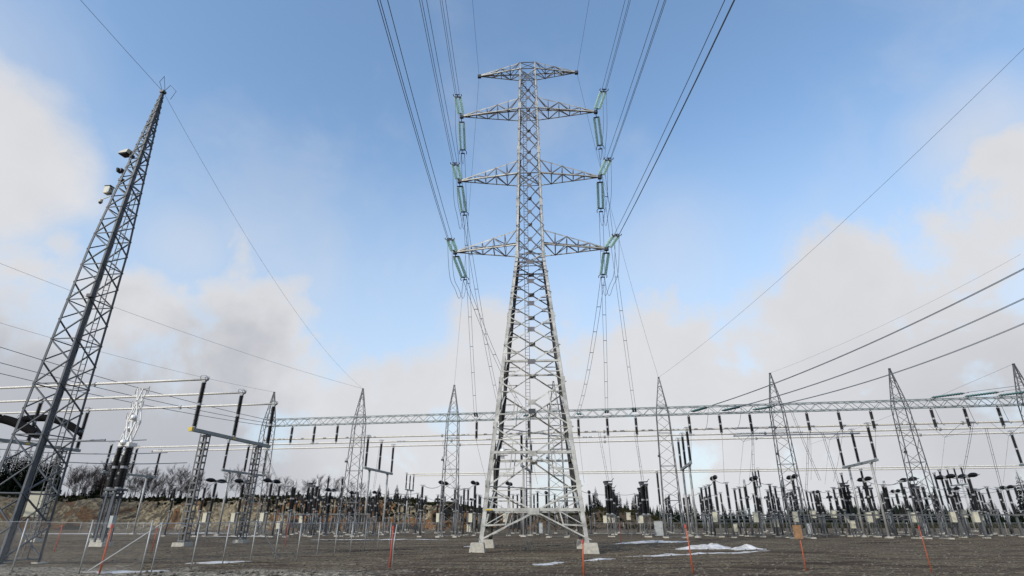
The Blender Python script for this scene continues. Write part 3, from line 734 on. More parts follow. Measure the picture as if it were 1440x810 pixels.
def make_stack():
    t=empty('disconnector_stack',label='x',cat='disconnector'); z0=3.4;z1=8.6
    m=MB()
    for x in(-.5,.5):
        for y in(-.5,.5): m.bar((x,y,.15),(x,y,z0),.13)
    m.bar((-.5,-.5,.4),(.5,-.5,z0-.4),.07).bar((.5,.5,.4),(-.5,.5,z0-.4),.07).box((0,0,z0),(1.5,1.5,.18)); m.build('support','steel',t); footing(t,.8)
    for x,y in((-.42,-.35),(.38,-.25),(0,.45)): ins_parts(t,(x,y,z0+.1),(x,y,z1-.5),.215)
    c=MB().box((0,0,z1-.35),(1.4,1.2,.28)).box((-.4,-.2,z1-.05),(.9,.5,.35)).torus((0,0,z1+.1),.7,.06).bar((.4,0,z1),(1.0,.2,z1+.6),.08); c.build('contact_frame','fitting',t)
    b=MB().box((-.9,-.45,z0-.7),(.6,.45,1.1)).build('drive_cabinet','white',t); MB().box((-.9,-.45,z0-.12),(.68,.53,.05)).build('roof','grey_box',b)
    return t
def make_tall():
    t=empty('tall_insulator_post',label='x',cat='insulator post'); z0=5.2;z1=10.9
    m=MB()
    for x in(-.3,.3): m.bar((x,0,.2),(x*.7,0,z0),.11)
    for k in range(7): m.bar((-.28,0,.6+k*.65),(.28,0,.6+k*.65+(.4 if k%2 else 0)),.05)
    m.build('pedestal','steel',t); footing(t); ins_parts(t,(0,0,z0),(0,0,z1),.18); MB().box((0,0,z1+.1),(.5,.3,.2)).bar((0,0,z1),(0,-.5,z1+.3),.06).build('terminal','joint',t); return t
protos=dict(post=make_post(), ct=make_post(4.2,8.2,.25,True,'silver_capped_transformer'), breaker=make_breaker(), smallbreaker=make_breaker(7.6,1.6,False,'small_circuit_breaker',.30), stack=make_stack(), tall=make_tall())
EQ=[('breaker',[(-68.0,92.9),(-64.3,95.3),(-59.3,96.1),(-30.6,106.8),(-24.7,107.7),(-18.4,108.8),(17.9,103.4),(24.2,102.8),(30.6,103.8),(43.6,108.5),(50.6,108.8),(54.2,104.5),(55.9,101.6)]),
('smallbreaker',[(-50.2,100.8),(-49.3,108.9),(-44.9,109.6),(-12.3,117.8),(-3.7,116.3),(36.9,128.9),(40.3,123.5),(46.3,124.5),(54.5,123.1),(59.9,114.1),(67.7,113.1)]),
('post',[(-76.7,94.0),(-70.0,93.0),(-54.9,91.5),(-64.5,110.5),(-52.7,91.9),(-62.2,110.9),(-59.9,111.3),(-51.1,98.2),(-47.0,98.9),(-51.5,112.7),(-52.6,118.3),(-31.6,97.3),(-28.2,106.4),(-26.5,102.2),(-27.0,108.6),(-27.0,111.9),(-16.0,108.4),(-15.5,111.8),(-14.2,118.8),(-7.5,107.5),(-5.5,107.8),(17.2,113.8),(17.5,110.6),(17.5,106.8),(19.0,99.0),(23.3,114.8),(23.3,110.4),(27.1,104.9),(29.6,111.4),(34.5,114.4),(39.8,127.6),(41.3,127.9),(42.5,128.4),(44.3,128.7),(41.6,117.8),(43.9,121.0),(45.4,116.2),(46.0,108.0),(54.6,127.4),(44.9,99.1),(53.5,117.5),(57.7,116.0),(65.0,119.4),(69.1,124.7),(82.5,146.7),(68.5,119.9),(71.9,118.0)]),
('ct',[(-54.1,95.0),(-49.3,93.8),(-14.7,101.3),(23.7,107.7),(30.6,109.9),(40.9,112.8),(47.5,110.7),(54.1,112.1)]),
('stack',[(-52.4,97.8),(42.7,115.4),(49.1,121.7),(55.6,118.2),(.1,101.4),(.7,121.1),(1.7,145.9),(6.1,102.4),(6.6,119.5),(7.7,150.7)]),
('tall',[(-57.7,114.3),(-55.6,116.5),(45.9,124.2),(44.9,112.3),(61.6,122.2),(60.4,117.8),(9.5,114.4)])]
# rows farther back, standing in line with the bays
back=[]
for b in (-71,-62,-53,-44,-35,-26,-17.4,.6,18.9,37.3,55.6,73.5):
    for j,du in enumerate((-4.6,0,4.6)):
        back.append(('post',b+du+.7,131.5+1.3*j)); 
        if b>10 or b<-30: back.append(('post',b+du-.6,139+1.3*j)); back.append(('smallbreaker',b+du,148+j))
        if b>10: back.append(('ct',b+du+.2,156.2+j)); back.append(('post',b+du+1.6,162))
        if 30<b or b<-40: back.append(('post',b+du-1.6,122.6+.3*j))
for k,u,v in back:
    if all(math.hypot(u-a,v-b)>1.9 for e in EQ for a,b in e[1]):
        [e[1].append((u,v)) for e in EQ if e[0]==k]
desc=dict(post=('slim black insulator column on post','slim insulator columns'), ct=('black column with bright silver cap','silver capped columns'), breaker=('black T shaped breaker with white cabinet','T shaped circuit breakers'), smallbreaker=('small black T shaped switch','small T shaped switches'), stack=('thick three column switch with cabinet','three column switch clusters'), tall=('extra tall black insulator post','extra tall insulator posts'))
zones=[('left of the battened frame',-.53),('behind the battened frame',-.27),('between twin frame and pylon',-.07),('through the pylon legs',.14),('between pylon and snow heaps',.31),('behind the box topped stake',.50),('left of the wide frame',.62),('right of the wide frame',9)]
zn=[z[0] for z in zones]
SP={}
for k,lst in EQ:
    buckets={}
    for (u,v) in lst:
        p=P(u,v); a=p.x/p.y
        z=next(i for i,(n_,lim) in enumerate(zones) if a<lim); buckets.setdefault(z,[]).append((a,u,v))
    for z,it in buckets.items():
        it.sort()
        for i,(a,u,v) in enumerate(it):
            w=('the only ' if len(it)==1 else nth(i)+' from left, ')
            lab=desc[k][0]+', '+(nth(i)+' from left ' if len(it)>1 else '')+zn[z]
            o=place(protos[k],P(u,v),TH+rnd.uniform(-.04,.04),lab); o['group']=desc[k][1]
            s=1+rnd.uniform(-.015,.02); o.scale=(1,1,s); SP.setdefault(k,[]).append((u,v))
# connection leads between neighbouring heads
zt=dict(post=8.2,ct=8.3,breaker=9.05,smallbreaker=7.6,stack=8.6,tall=11)
allp=[(u,v,zt[k],k) for k in SP for u,v in SP[k]]
done=set(); nl=0; LEADS=[]
for i,a in enumerate(allp):
    if a[3]=='tall': continue
    c=sorted(((abs(b[0]-a[0])*2.2+abs(b[1]-a[1]),j) for j,b in enumerate(allp) if j!=i and b[3]!='tall'))[:1]
    for d_,j in c:
        if d_<14 and (min(i,j),max(i,j)) not in done:
            done.add((min(i,j),max(i,j))); b=allp[j]; LEADS.append((P(*a[:3]),P(*b[:3])))
LEADS.sort(key=lambda l:(l[0].x+l[1].x)/(l[0].y+l[1].y))
for i,(a,b) in enumerate(LEADS):
    ax=(a.x+b.x)/(a.y+b.y); z=next(k for k,(n_,lim) in enumerate(zones) if ax<lim)
    wire('connection_lead',sag(a,b,.35 if (a-b).length<9 else .7,8),.04,'thin lead joining two neighbouring insulator heads '+zn[z],'leads joining insulator heads','wire','connection lead')
# horizontal steel rails on posts through the right part of the yard
for k,(u0,u1,v,z) in enumerate(((14,66,105.8,3.35),(16,60,116.8,2.7),(-60,-42,100.2,3.6),(28,64,126,3.1))):
    t=empty('equipment_rail',P(u0,v),TH,['long steel rail on short posts in front of the switches at right','second lower steel rail behind the first at right','steel rail on posts behind the battened frame at left','rear steel rail among the far switches at right'][k],'steel rail','steel rails on posts'); L=u1-u0
    MB().box((L/2,0,z),(L,.12,.22)).build('rail','steel',t); m=MB(); n=max(3,int(L/5)); 
    for i in range(n+1): MB().bar((L*i/n,0,-.1),(L*i/n,0,z-.11),.14).build('post','steel',t)
# loose cabinets
def cabinet(u,v,w,d_,h,label,m='grey_box',legs=0,rz=0):
    t=empty('control_cabinet',P(u,v),TH+rz,label,'cabinet')
    MB().box((0,0,legs+h/2),(w,d_,h)).build('body',m,t); MB().box((0,0,legs+h+.05),(w+.12,d_+.12,.08)).build('roof','grey_box',t)
    MB().box((0,-d_/2-.015,legs+h/2),(w*.86,.03,h*.88)).build('door',m,t).location=(0,0,0)
    MB().box((w*.3,-d_/2-.05,legs+h*.52),(.05,.04,.2)).build('handle','fitting',kids_last(t))
    if legs:
        for x in(-w*.35,w*.35): MB().bar((x,0,0),(x,0,legs),.12).build('leg','steel',t)
    return t
def kids_last(t): return [c for c in bpy.data.objects if c.parent is t and c.name.startswith('door')][-1]
cabinet(8.7,113,1.5,1.0,2.4,'pale grey cabinet standing on the ground beside the mast right of the pylon')
cabinet(-82.1,74.0,1.9,1.9,3.3,'pale kiosk raised on legs behind the tall camera mast','white',3.0,.35)
CL=['beside the second breaker right of the snow heaps','raised high beside the third breaker right of the snow','near the box topped stake, raised high','near the box topped stake, low down','raised just left of the wide frame','raised right of the wide frame, left one','raised right of the wide frame, right one','close to the pylon left leg','seen between the pylon legs','low down right of the snow heaps','low down behind the wide frame','low down left of the twin leg frame','raised between the two thick switch clusters','low beside the mast of the steep cables']
for i,(u,v,z,m_) in enumerate(((27.8,107.5,1.5,'white'),(33.5,106.2,2.9,'white'),(38.7,112,3,'white'),(41.0,110.8,1.3,'white'),(46.3,113.6,2.9,'white'),(59.1,111.6,3,'white'),(66.5,121,2.6,'white'),(-24.6,103.4,.7,'white'),(-12,104.4,.5,'grey_box'),(20.6,105.4,.8,'white'),(51.8,110.5,.8,'grey_box'),(-56.6,96,1.2,'white'),(3.2,104.5,2.6,'white'),(34,111.2,.4,'grey_box'))):
    p=P(u,v); a=p.x/p.y; zi=next(k for k,(n_,lim) in enumerate(zones) if a<lim)
    cabinet(u,v,.7,.6,1.15 if z>.6 else 1.6,['small cream cabinet on legs','pale cabinet on steel legs','cream box on thin legs'][i%3]+f' '+CL[i],m_,z)

# ------------------------------------------------------------------ the near lattice mast with lights, left
MB0=Vector((-28.75,34.6,0)); LEAN=Matrix.Rotation(R(1.15),4,'Y')
mb=empty('camera_mast',MB0,TH,'tall dark lattice mast in the left foreground carrying floodlight and cameras','mast')
H=34.0
def mw(z): return (1.22-.40*z/20) if z<20 else .82-.74*(z-20)/14
cr=[(-1,-1),(1,-1),(1,1),(-1,1)]
for sx,sy in cr:
    l=MB()
    for a,b in((0,20),(20,H)): l.ang((sx*mw(a),sy*mw(a),a),(sx*mw(b),sy*mw(b),b),.16,.025,(-sx,0,0),(0,-sy,0))
    l.build('leg','dark_steel',mb)
    MB().frustum((sx*1.22,sy*1.22,-.5),.34,.28,.62).build('footing','concrete',mb)
for k in range(4):
    b=MB(); z=.3; i=0
    while z<33.2:
        st=max(.55,1.45*mw(z)*(1.0 if z<25 else 1.15)); c=min(z+st,33.6); x1,y1=cr[k]; x2,y2=cr[(k+1)%4]
        if i%2: x1,y1,x2,y2=x2,y2,x1,y1
        b.bar((x1*mw(z),y1*mw(z),z),(x2*mw(c),y2*mw(c),c),.075)
        if i%2==0: b.bar((x1*mw(z),y1*mw(z),z),(x2*mw(z),y2*mw(z),z),.06)
        z=c; i+=1
    b.build('face_bracing','dark_steel',mb)
m=MB()
a0=Vector((mw(0)-.12,-mw(0)+.28,0));a1=Vector((mw(20)-.12,-mw(20)+.25,20));a2=Vector((mw(33)-.05,-mw(33)+.06,33))
for p,q in((a0,a1),(a1,a2)):
    m.tube([p,q],.075,6); m.tube([p+Vector((-.2,-.03,0)),q+Vector((-.16,-.02,0))],.05,6)
m.build('cable_riser','dark_steel',mb)
lad=MB()
for dx in(-.2,.2): lad.bar((dx+.2,.9*mw(0),.3),(dx+.12,.75*mw(25),25),.045)
z=.6
while z<25: y=(.9*mw(0))+(.75*mw(25)-.9*mw(0))*z/25; lad.bar((0,y,z),(.36,y,z),.03); z+=.4
lad.build('ladder','steel',mb)
MB().box((0,0,H+.06),(.35,.35,.2)).tube([(0,0,H),(0.5,0,H+.7),(1.0,.2,H+.2),(.6,.3,H-.5)],.02,5).tube([(0,0,H),(-.3,-.3,H+.9),(.2,-.5,H+1.2),(.25,-.1,H+.1)],.02,5).build('mast_head','fitting',mb)
MM=Matrix.Translation(MB0)@LEAN@Matrix.Rotation(TH,4,'Z'); mb.rotation_euler=(LEAN@Matrix.Rotation(TH,4,'Z')).to_euler()
def W(o,x,y,z): return MM@Vector((x,y,z))
def fit(t,s): t.scale=(s,s,s); t.rotation_euler=(LEAN@Matrix.Rotation(t.rotation_euler.z,4,'Z')).to_euler()
t=empty('floodlight',W(mb,-.42,-.42,27.7),TH+R(-8),'big boxy floodlight, the topmost fitting on the left foreground mast','floodlight')
b=MB(); b.add([(-1.5,-.5,.22),(-.25,-.5,.12),(-.25,.4,.12),(-1.5,.4,.22),(-1.42,-.42,.55),(-.2,-.42,.62),(-.2,.32,.62),(-1.42,.32,.55)],[(3,2,1,0),(4,5,6,7),(0,1,5,4),(1,2,6,5),(2,3,7,6),(3,0,4,7)]); b.build('housing','white',t)
MB().add([(-1.5,-.5,.20),(-.28,-.5,.10),(-.28,.4,.10),(-1.5,.4,.20),(-1.46,-.46,.06),(-.32,-.46,-.04),(-.32,.36,-.04),(-1.46,.36,.06)],[(0,1,2,3),(7,6,5,4),(0,4,5,1),(1,5,6,2),(2,6,7,3),(3,7,4,0)]).build('lens','lens',t)
MB().bar((-.3,0,.4),(.15,.1,-.25),.12).box((.1,.1,-.25),(.4,.4,.3)).build('bracket','fitting',t)
t=empty('spotlight',W(mb,-.55,-.5,26.0),TH,'small black spotlight between the floodlight and the white box on the mast','spotlight')
MB().box((-.35,0,.35),(.62,.5,.42)).tube([(-.35,-.26,.35),(-.42,-.42,.3)],.2,10).build('housing','fitting',t); MB().bar((0,0,0),(-.35,0,.25),.09).box((.1,.1,-.9),(.5,.4,.3)).bar((0.1,0,-.9),(.05,0,.1),.08).build('bracket','fitting',t)
t=empty('junction_box',W(mb,-.66,-.62,24.3),TH,'white electrical box strapped to the left side of the foreground mast','junction box')
MB().box((-.62,0,.2),(.62,.6,.85)).build('body','white',t); MB().box((-.35,-.31,.15),(.28,.04,.6)).build('door','grey_box',t); MB().bar((0,0,.45),(-.4,0,.45),.1).bar((0,0,-.15),(-.5,0,-.2),.1).box((-.6,0,.72),(.8,.7,.05)).build('bracket','fitting',t)
t=empty('dome_camera',W(mb,-.70,-.66,23.5),TH,'small white dome camera on an arm below the white box on the mast','camera')
MB().ball((-1.0,0,0),.22,12,8).tube([(-1.0,0,.0),(-1.0,0,.25)],.2,10).build('housing','white',t,True); MB().ball((-1.0,0,-.10),.185,10,6).build('dome','lens',t,True); MB().bar((-1.0,0,.28),(0,0,.62),.08).build('arm','white',t)
t=empty('climbing_sensor',W(mb,.80,-.92,15.9),TH,'small dark box clamped halfway up the foreground mast','sensor')
MB().box((.2,-.1,0),(.4,.3,.22)).build('body','fitting',t); MB().bar((0,0,0),(-.1,.1,0),.1).build('clamp','joint',t)

# ------------------------------------------------------------------ ground wires and cables in the air
mtop=MM@Vector((0,0,34.1))
for o in list(bpy.data.objects):
    if o.parent is None and o.name.split('.')[0] in ('floodlight','spotlight','junction_box','dome_camera'): fit(o,.64)
wire('ground_wire',sag(mtop,peak(1),2.6,20),.012,'thin wire from the foreground mast tip down to the second gantry mast')
wire('ground_wire',sag(mtop,Vector((-30.5,-25,36)),1.0,14),.015,'thin wire leaving the foreground mast tip towards the upper left')
for i,(tp,pk,side) in enumerate(((TIPS[6],2,'left'),(TIPS[7],4,'right'))):
    wire('ground_wire',sag(tp,Vector((tp.x+(-.8,1.6)[i],-110,60)),4,18),.016,f'thin ground wire running forward from the {side} tip of the pylon\'s top arm')
    wire('ground_wire',sag(tp,peak(pk),2.4,18),.016,f'thin ground wire falling back from the {side} tip of the pylon\'s top arm')
pk4=peak(4)
def at(kx,kz,Y): return Vector((kx*Y,Y,kz*Y+2.2))
wire('ground_wire',[peak(4).lerp(at(1.239,1.056,30),f)-Vector((0,0,4*1.2*f*(1-f))) for f in [k/20 for k in range(25)]],.015,'single wire crossing the right sky from the picture edge to a gantry mast')
wire('ground_wire',[peak(1).lerp(at(-1.03,.48,60),f)-Vector((0,0,4*.8*f*(1-f))) for f in [k/20 for k in range(25)]],.018,'upper of two faint wires crossing the left cloud behind the camera mast')
wire('ground_wire',[peak(0).lerp(at(-.99,.355,66),f)-Vector((0,0,4*.6*f*(1-f))) for f in [k/20 for k in range(25)]],.018,'lower of two faint wires crossing the left cloud behind the camera mast')
wire('ground_wire',[peak(7)]+[peak(7).lerp(P(50,150,20),f)-Vector((0,0,4*.6*f*(1-f))) for f in (.3,.6,1)],.02,'faint wire slanting from the rightmost gantry mast tip down behind the beam')
wire('ground_wire',sag(peak(5),at(1.03,.50,66),.8,14),.015,'faint wire from the mast above the steep cables towards the right edge')
for k,(u,kx,kz,Yf) in enumerate(((14.1,1.0249,.4676,50),(19.0,1.0015,.4031,56),(23.8,.9827,.3516,62))):
    a=P(u+.4,BEAM_V-.8,19.2); f_=at(kx,kz,Yf)
    t=empty('conductor_bundle',a,0,f'{["upper","middle","lower"][k]} of three thick cables sweeping from the right edge down to the gantry','power line','thick cables at right'); 
    dd=(f_-a)
    for o_ in(-.16,.16):
        MB().tube([dd*(g/20)+Vector((0,o_,o_*.3-4*1.1*(g/20)*(1-g/20))) for g in range(2,27)],.038,5).build('conductor','wire',t)
    place_string(ss,a,dd+Vector((0,0,-4.6)),f'green insulator ending the {["upper","middle","lower"][k]} thick cable on the gantry beam','dead end strings for the thick cables').scale=(1,1,1.5)
    wire('jumper_wire',sag(a+dd.normalized()*3.9+Vector((0,0,-.4)),P(u+2.2,BEAM_V+1.9,16.9),1.6,10),.03,f'curved jumper under the gantry beam at the {["upper","middle","lower"][k]} thick cable end','jumpers of the thick cables')
for k,(u) in enumerate((51.0,55.7,60.4)):
    a=P(u,BEAM_V-.9,20.3); place_string(ss,a,P(u+6,BEAM_V-6,20.4)-a+Vector((0,0,-.1)),f'{["left","middle","right"][k]} of three dark strings lying along the beam top at the right edge','dark strings on the beam top').scale=(1,1,1.9)
    b=a+(P(u+6,BEAM_V-6,20.4)-a).normalized()*4.8
    wire('conductor',sag(b,P(u+46,BEAM_V-46,23.5),1.2,12),.035,f'cable leaving the {["left","middle","right"][k]} dark string at the beam\'s right end','cables at the beam right end')
    wire('jumper_wire',sag(a,P(u+2.6,BEAM_V+1.9,16.9),1.9,10),.03,f'curved jumper below the {["left","middle","right"][k]} dark string at the right end','jumpers at the right end')
for k,(kx,kz,u) in enumerate(((-.9657,.3048,-60.5),(-.9547,.2745,-60.8),(-.9473,.2542,-61))):
    b=P(u,BEAM_V-.8,19.6-.45*k); a=at(kx,kz,66)
    wire('overhead_cable',[b.lerp(a,g/18)-Vector((0,0,4*.5*(g/18)*(1-g/18))) for g in range(24)],.042,f'{["upper","middle","lower"][k]} of three dark cables crossing behind the camera mast to the beam','dark cables at left')
for k,(u,v,z) in enumerate(((-86,62,13),(-86,66,11.9),(-86,70,11.0))):
    wire('overhead_cable',sag(P(u,v,z),P(-57,v+1,z-1.2),.5,10),.06,f'{["upper","middle","lower"][k]} of three thick leads between the sagging black arm and the scissor disconnectors','thick leads at left')
# twin droppers from tubes to switches, V shaped tie wires
def twin(u0,v0,z0,u1,v1,z1,label,sg=.2,w=.3,m='wire_light'):
    t=empty('twin_dropper',P(u0,v0,z0),TH,label,'dropper','twin wire droppers'); d=Vector((u1-u0,v1-v0,z1-z0))
    for s in(-1,1): MB().tube([v+Vector((s*w/2,0,0)) for v in sag((0,0,0),d,sg,10)],.03,5).build('dropper_wire',m,t)
    sp=MB(); 
    for k in range(1,10,2): c=sag((0,0,0),d,sg,10)[k]; sp.bar(c-Vector((w/2,0,0)),c+Vector((w/2,0,0)),.05)
    sp.build('spacer','joint',t)
tw=[(-.9,98.9,TZ,.1,101,8.8,'beside the pylon above the left cabinet cluster'),(5.2,98.9,TZ,6,102,8.8,'above the right cabinet cluster next to the pylon'),(24.4,98.9,TZ,24.2,102.8,9,'above the second breaker right of the snow heaps'),(30.4,96.9,18.8,34.6,103,8.6,'leaning left of the steep cable mast, nearer one'),(36.5,103,16.4,42.5,116,4.5,'long and slanting at the box topped stake'),(35.0,105,16.6,36.9,118,8,'steeper one beside the box topped stake'),(57,98,16.8,60,112,8,'hanging right of the mast behind the wide frame'),(61.5,103,16.4,69.5,118,4.5,'long and slanting near the right edge'),(-30.8,105.4,TZ,-28.3,107,8.4,'above the posts just left of the pylon'),(-46,111.9,TZ,-47,113,8.4,'above the small switches beside the twin leg frame'),(-68.4,105.4,TZ,-66,111,8.4,'behind the battened frame at left'),(-90.0,53.6,TZ,-92,55,10,'at the far left edge under the nearest tube')]
for a in tw: twin(*a[:6],'twin pale dropper '+a[6])
for k,(u,v) in enumerate(((23.8,104),(37.8,104),(55.6,104),(65,104))):
    t=empty('tie_wire',P(u,v,15.2),TH,'V shaped tie wires under the tubes '+['left of the steep cable mast','right of the steep cable mast','right of the wide twin leg frame','near the right picture edge'][k],'tie wire','V shaped tie wires')
    MB().tube([(-2.6,-1,2.1),(0,0,0)],.028,4).tube([(0,0,0),(2.6,-1,2.1)],.028,4).build('tie_strand','wire',t); MB().tube([(0,0,0),(-1.2,3,-7)],.025,4).build('tail_wire','wire_light',t); MB().tube([(0,0,0),(4,2,1.0),(7,2,1.2)],.02,4).build('side_strand','wire_light',t)

# ------------------------------------------------------------------ fences
def fence(name,pts,h,label,mesh=True,top=True,low=False,r=.034,braces=()):
    t=empty(name,pts[0],0,label,'fence'); o=Vector(pts[0]); pts=[Vector(p)-o for p in pts]
    for i,p in enumerate(pts): MB().tube([(p.x,p.y,p.z-.2),(p.x,p.y,p.z+h)],r,7).ball((p.x,p.y,p.z+h),r*1.2,6,4).build('post','post',t,True)
    rl=MB()
    for a,b in zip(pts,pts[1:]):
        if top: rl.tube([a+Vector((0,0,h-.06)),b+Vector((0,0,h-.06))],r*.62,6)
        if low: rl.tube([a+Vector((0,0,.12)),b+Vector((0,0,.12))],r*.7,6)
        if not top: rl.tube([a+Vector((0,0,h-.1)),b+Vector((0,0,h-.1))],.008,4)
    rl.build('top_rail','post',t)
    if mesh:
        vs=[];fs=[];uv=[];d=0
        for a,b in zip(pts,pts[1:]):
            L=(b-a).length; k=len(vs); vs+=[a+Vector((0,0,.05)),b+Vector((0,0,.05)),b+Vector((0,0,h-.05)),a+Vector((0,0,h-.05))]; fs.append((k,k+1,k+2,k+3)); uv+=[(d,0),(d+L,0),(d+L,h),(d,h)]; d+=L
        o_=MB().add(vs,fs).build('wire_mesh','mesh',t); l=o_.data.uv_layers.new(name='UV')
        for i,c in enumerate(uv): l.data[i].uv=c
    for (i,q) in braces:
        a=pts[i]+Vector((0,0,h-.05)); MB().tube([a,Vector(q)-o],r*.95,7).build('brace','post',t)
    return t
side=[(-17.1,29.3),(-16.6,31.9),(-16.1,34.2),(-15.6,36.6),(-15.1,39),(-14.6,41.6),(-14.1,44.2),(-13.6,46.8),(-13.1,49.4),(-12.6,52),(-12.1,54.8),(-11.6,57.6)]
side=[Vector((x,y,gh(x,y))) for x,y in side]
fence('chain_link_fence',side,2.25,'chain link fence with pipe posts running from the braced corner back towards the pylon',braces=((0,(-19.9,29.0,.1)),(3,(-14.6,38.4,.1))))
front=[Vector((x,y,gh(x,y))) for x,y in((-17.5,29.15),(-20.3,29.0),(-23.4,28.9),(-26.6,28.7),(-29.8,28.6),(-33,28.5))]
fence('chain_link_fence',front,2.3,'chain link fence passing in front of the foreground mast\'s foot',top=False)
back_=[Vector((x,y,0)) for x,y in [(P(u,v).x,P(u,v).y) for u,v in [(-118+4*i,118) for i in range(22)]]]
fence('mesh_fence',back_,2.2,'far mesh fence behind the switchgear on the left of the pylon',r=.045)
rt=[Vector((P(-4+3.4*i,128).x,P(-4+3.4*i,128).y,0)) for i in range(30)]
fence('rail_fence',rt,2.2,'far fence with a pale top rail behind the switchgear on the right of the pylon',low=True,r=.05)

# ------------------------------------------------------------------ marker stakes
def stake(x,y,h,lean,label,m='orange',r=.028,box=False,pair=False):
    z=gh(x,y); t=empty('marker_stake',(x,y,z),0,label,'marker stake','orange marker stakes')
    r*=.8; MB().tube([(0,0,-.1),(lean*.35,0,h*.5),(lean,0,h)],[r*1.2,r,r*.8],7).build('stake_rod',m,t,True)
    if pair: MB().tube([(.13,.05,-.1),(.10,.05,h*.5),(.2,.05,h*1.05)],r*.8,7).build('stake_rod','post',t,True)
    if box: MB().box((lean-.03,0,h-.22),(.34,.2,.62)).build('wooden_box','wood',t)
    else: MB().tube([(lean,0,h-.14),(lean,0,h+.02)],r*1.7,7).build('stake_cap','red' if m=='orange' else m,t)
    return t
def gp(px,base_k,Y): return ((px-720)/base_k*Y, Y)
stake(3.20,27.6,1.45,.02,'orange stake in front of the pylon\'s right foot',r=.042)
stake(8.15,27.8,2.0,-.12,'bent orange stake in front of the snow heaps',r=.036)
stake(14.2,29.8,1.95,-.04,'orange stake with a brown box on top at right','orange',.03,box=True)
stake(20.1,29.6,2.05,-.05,'thin orange stake farthest to the right','orange',.024)
stake(-6.35,32.0,1.95,.03,'reddish stake paired with a grey pipe left of the pylon','red',.045,pair=True)
stake(-19.6,29.4,2.1,.02,'bright orange stake beside the leaning fence brace at left',r=.055)
stake(-37.5,50,2.0,.05,'faint red stake behind the fence left of the scissor disconnector','red',.04)
stake(-30.7,52,2.0,.0,'faint red stake behind the fence right of the scissor disconnector','red',.035)
stake(-22.4,60,2.2,.0,'thin red stake beside the battened frame\'s right leg','red',.035)
stake(11.5,64,2.1,.0,'distant red stake beside the cabinet cluster right of the pylon','red',.035)

# ------------------------------------------------------------------ snow left on the gravel
def snow(x,y,rx,ry,h,ang,seed,label,name='snow_patch'):
    n=60; mb_=MB(); vs=[(0,0,h)]; rr=random.Random(seed); ph=[rr.uniform(0,6.28) for _ in range(5)]
    rings=12
    for k in range(1,rings+1):
        f=k/rings
        for i in range(n):
            w=2*math.pi*i/n; q=.9+.22*abs(math.cos(w))+.20*math.sin(3*w+ph[0])+.13*math.sin(5*w+ph[1])+.12*math.sin(9*w+ph[2])+.07*math.sin(23*w+ph[4])+.06*math.sin(14*w+ph[3])
            vs.append((rx*f*q*math.cos(w), ry*f*q*math.sin(w), h*((1-f)**1.25)*(1+.5*math.sin(3*w+ph[4])*f+.3*math.sin(7*w+ph[1])*f)+(-.06 if k==rings else .0)))
    fs=[(0,1+i,1+(i+1)%n) for i in range(n)]
    for k in range(rings-1): fs+=[(1+k*n+i,1+(k+1)*n+i,1+(k+1)*n+(i+1)%n,1+k*n+(i+1)%n) for i in range(n)]
    # drape on the ground
    a=ang; vv=[]
    for X_,Y_,Z_ in vs:
        gx=x+X_*math.cos(a)-Y_*math.sin(a); gy=y+X_*math.sin(a)+Y_*math.cos(a); vv.append((gx-x,gy-y,Z_*(1+.5*fbm(gx,gy,.9,3))+.05*fbm(gx,gy,.7,3)*(1 if Z_>-.02 else 0)+gh(gx,gy)+.012))
    o=mb_.add(vv,fs).build(name,'snow',smooth=True); o.location=(x,y,0); return tag(o,label,'snow','patches of old snow')
for a in ((-18.9,30.2,1.5,.45,.06,.5,1,'flat snow patch at the foot of the leaning fence brace'),
 (-16.9,35.7,1.3,.55,.06,.5,2,'flat snow patch along the fence right of the brace'),
 (2.1,35.4,1.35,.35,.05,.9,3,'small snow streak in front of the pylon\'s right legs'),
 (5.7,39.8,1.4,.35,.05,.85,4,'small snow streak right of the pylon\'s right foot'),
 (17.4,73,6.4,1.3,.22,.83,5,'long thin snow patch farthest from the camera right of the pylon'),
 (18.4,57,2.35,1.5,.46,.1,6,'larger of the two white snow heaps'),
 (20.5,53.4,1.35,1.0,.32,.1,7,'smaller snow heap right of the larger one'),
 (14,45.8,6.0,.42,.05,.50,8,'long narrow snow streak in front of the snow heaps'),
 (-18.5,85,8.0,.5,.06,0,9,'thin snow line between the twin leg frame and the pylon'),
 (-46,103,7,.8,.06,.02,10,'thin snow line behind the battened frame'),
 (-4.2,62,.9,.35,.05,.2,11,'tiny snow spot just left of the pylon\'s left foot'),
 (-88,128,14,.9,.1,.03,12,'long faint snow line behind the scissor disconnectors'),
 (-70,135,6,.9,.15,.03,13,'short bright snow line right of the scissor disconnectors')): snow(*a)

# loose stones and clods over the near gravel, one scatter
q=random.Random(3); b=MB()
for i in range(6000):
    y=21+ (q.random()**1.7)*62; x=q.uniform(-1.0,1.0)*y; z=gh(x,y)
    sz=q.uniform(.02,.065)*(1+y/60)
    if x<-3 and abs(y-(25+.16*(x+10)))<3: sz*=1.5
    o0=Vector((x,y,z+sz*.2)); pv=[o0+Vector((sz*q.uniform(.6,1.4)*a,sz*q.uniform(.6,1.3)*c,sz*q.uniform(.35,.8)*e)) for a,c,e in((1,0,0),(0,1,0),(-1,0,0),(0,-1,0),(0,0,1),(0,0,-1))]
    b.add(pv,[(0,1,4),(1,2,4),(2,3,4),(3,0,4),(1,0,5),(2,1,5),(3,2,5),(0,3,5)])
b.build('scattered_gravel','stone')['kind']='stuff'

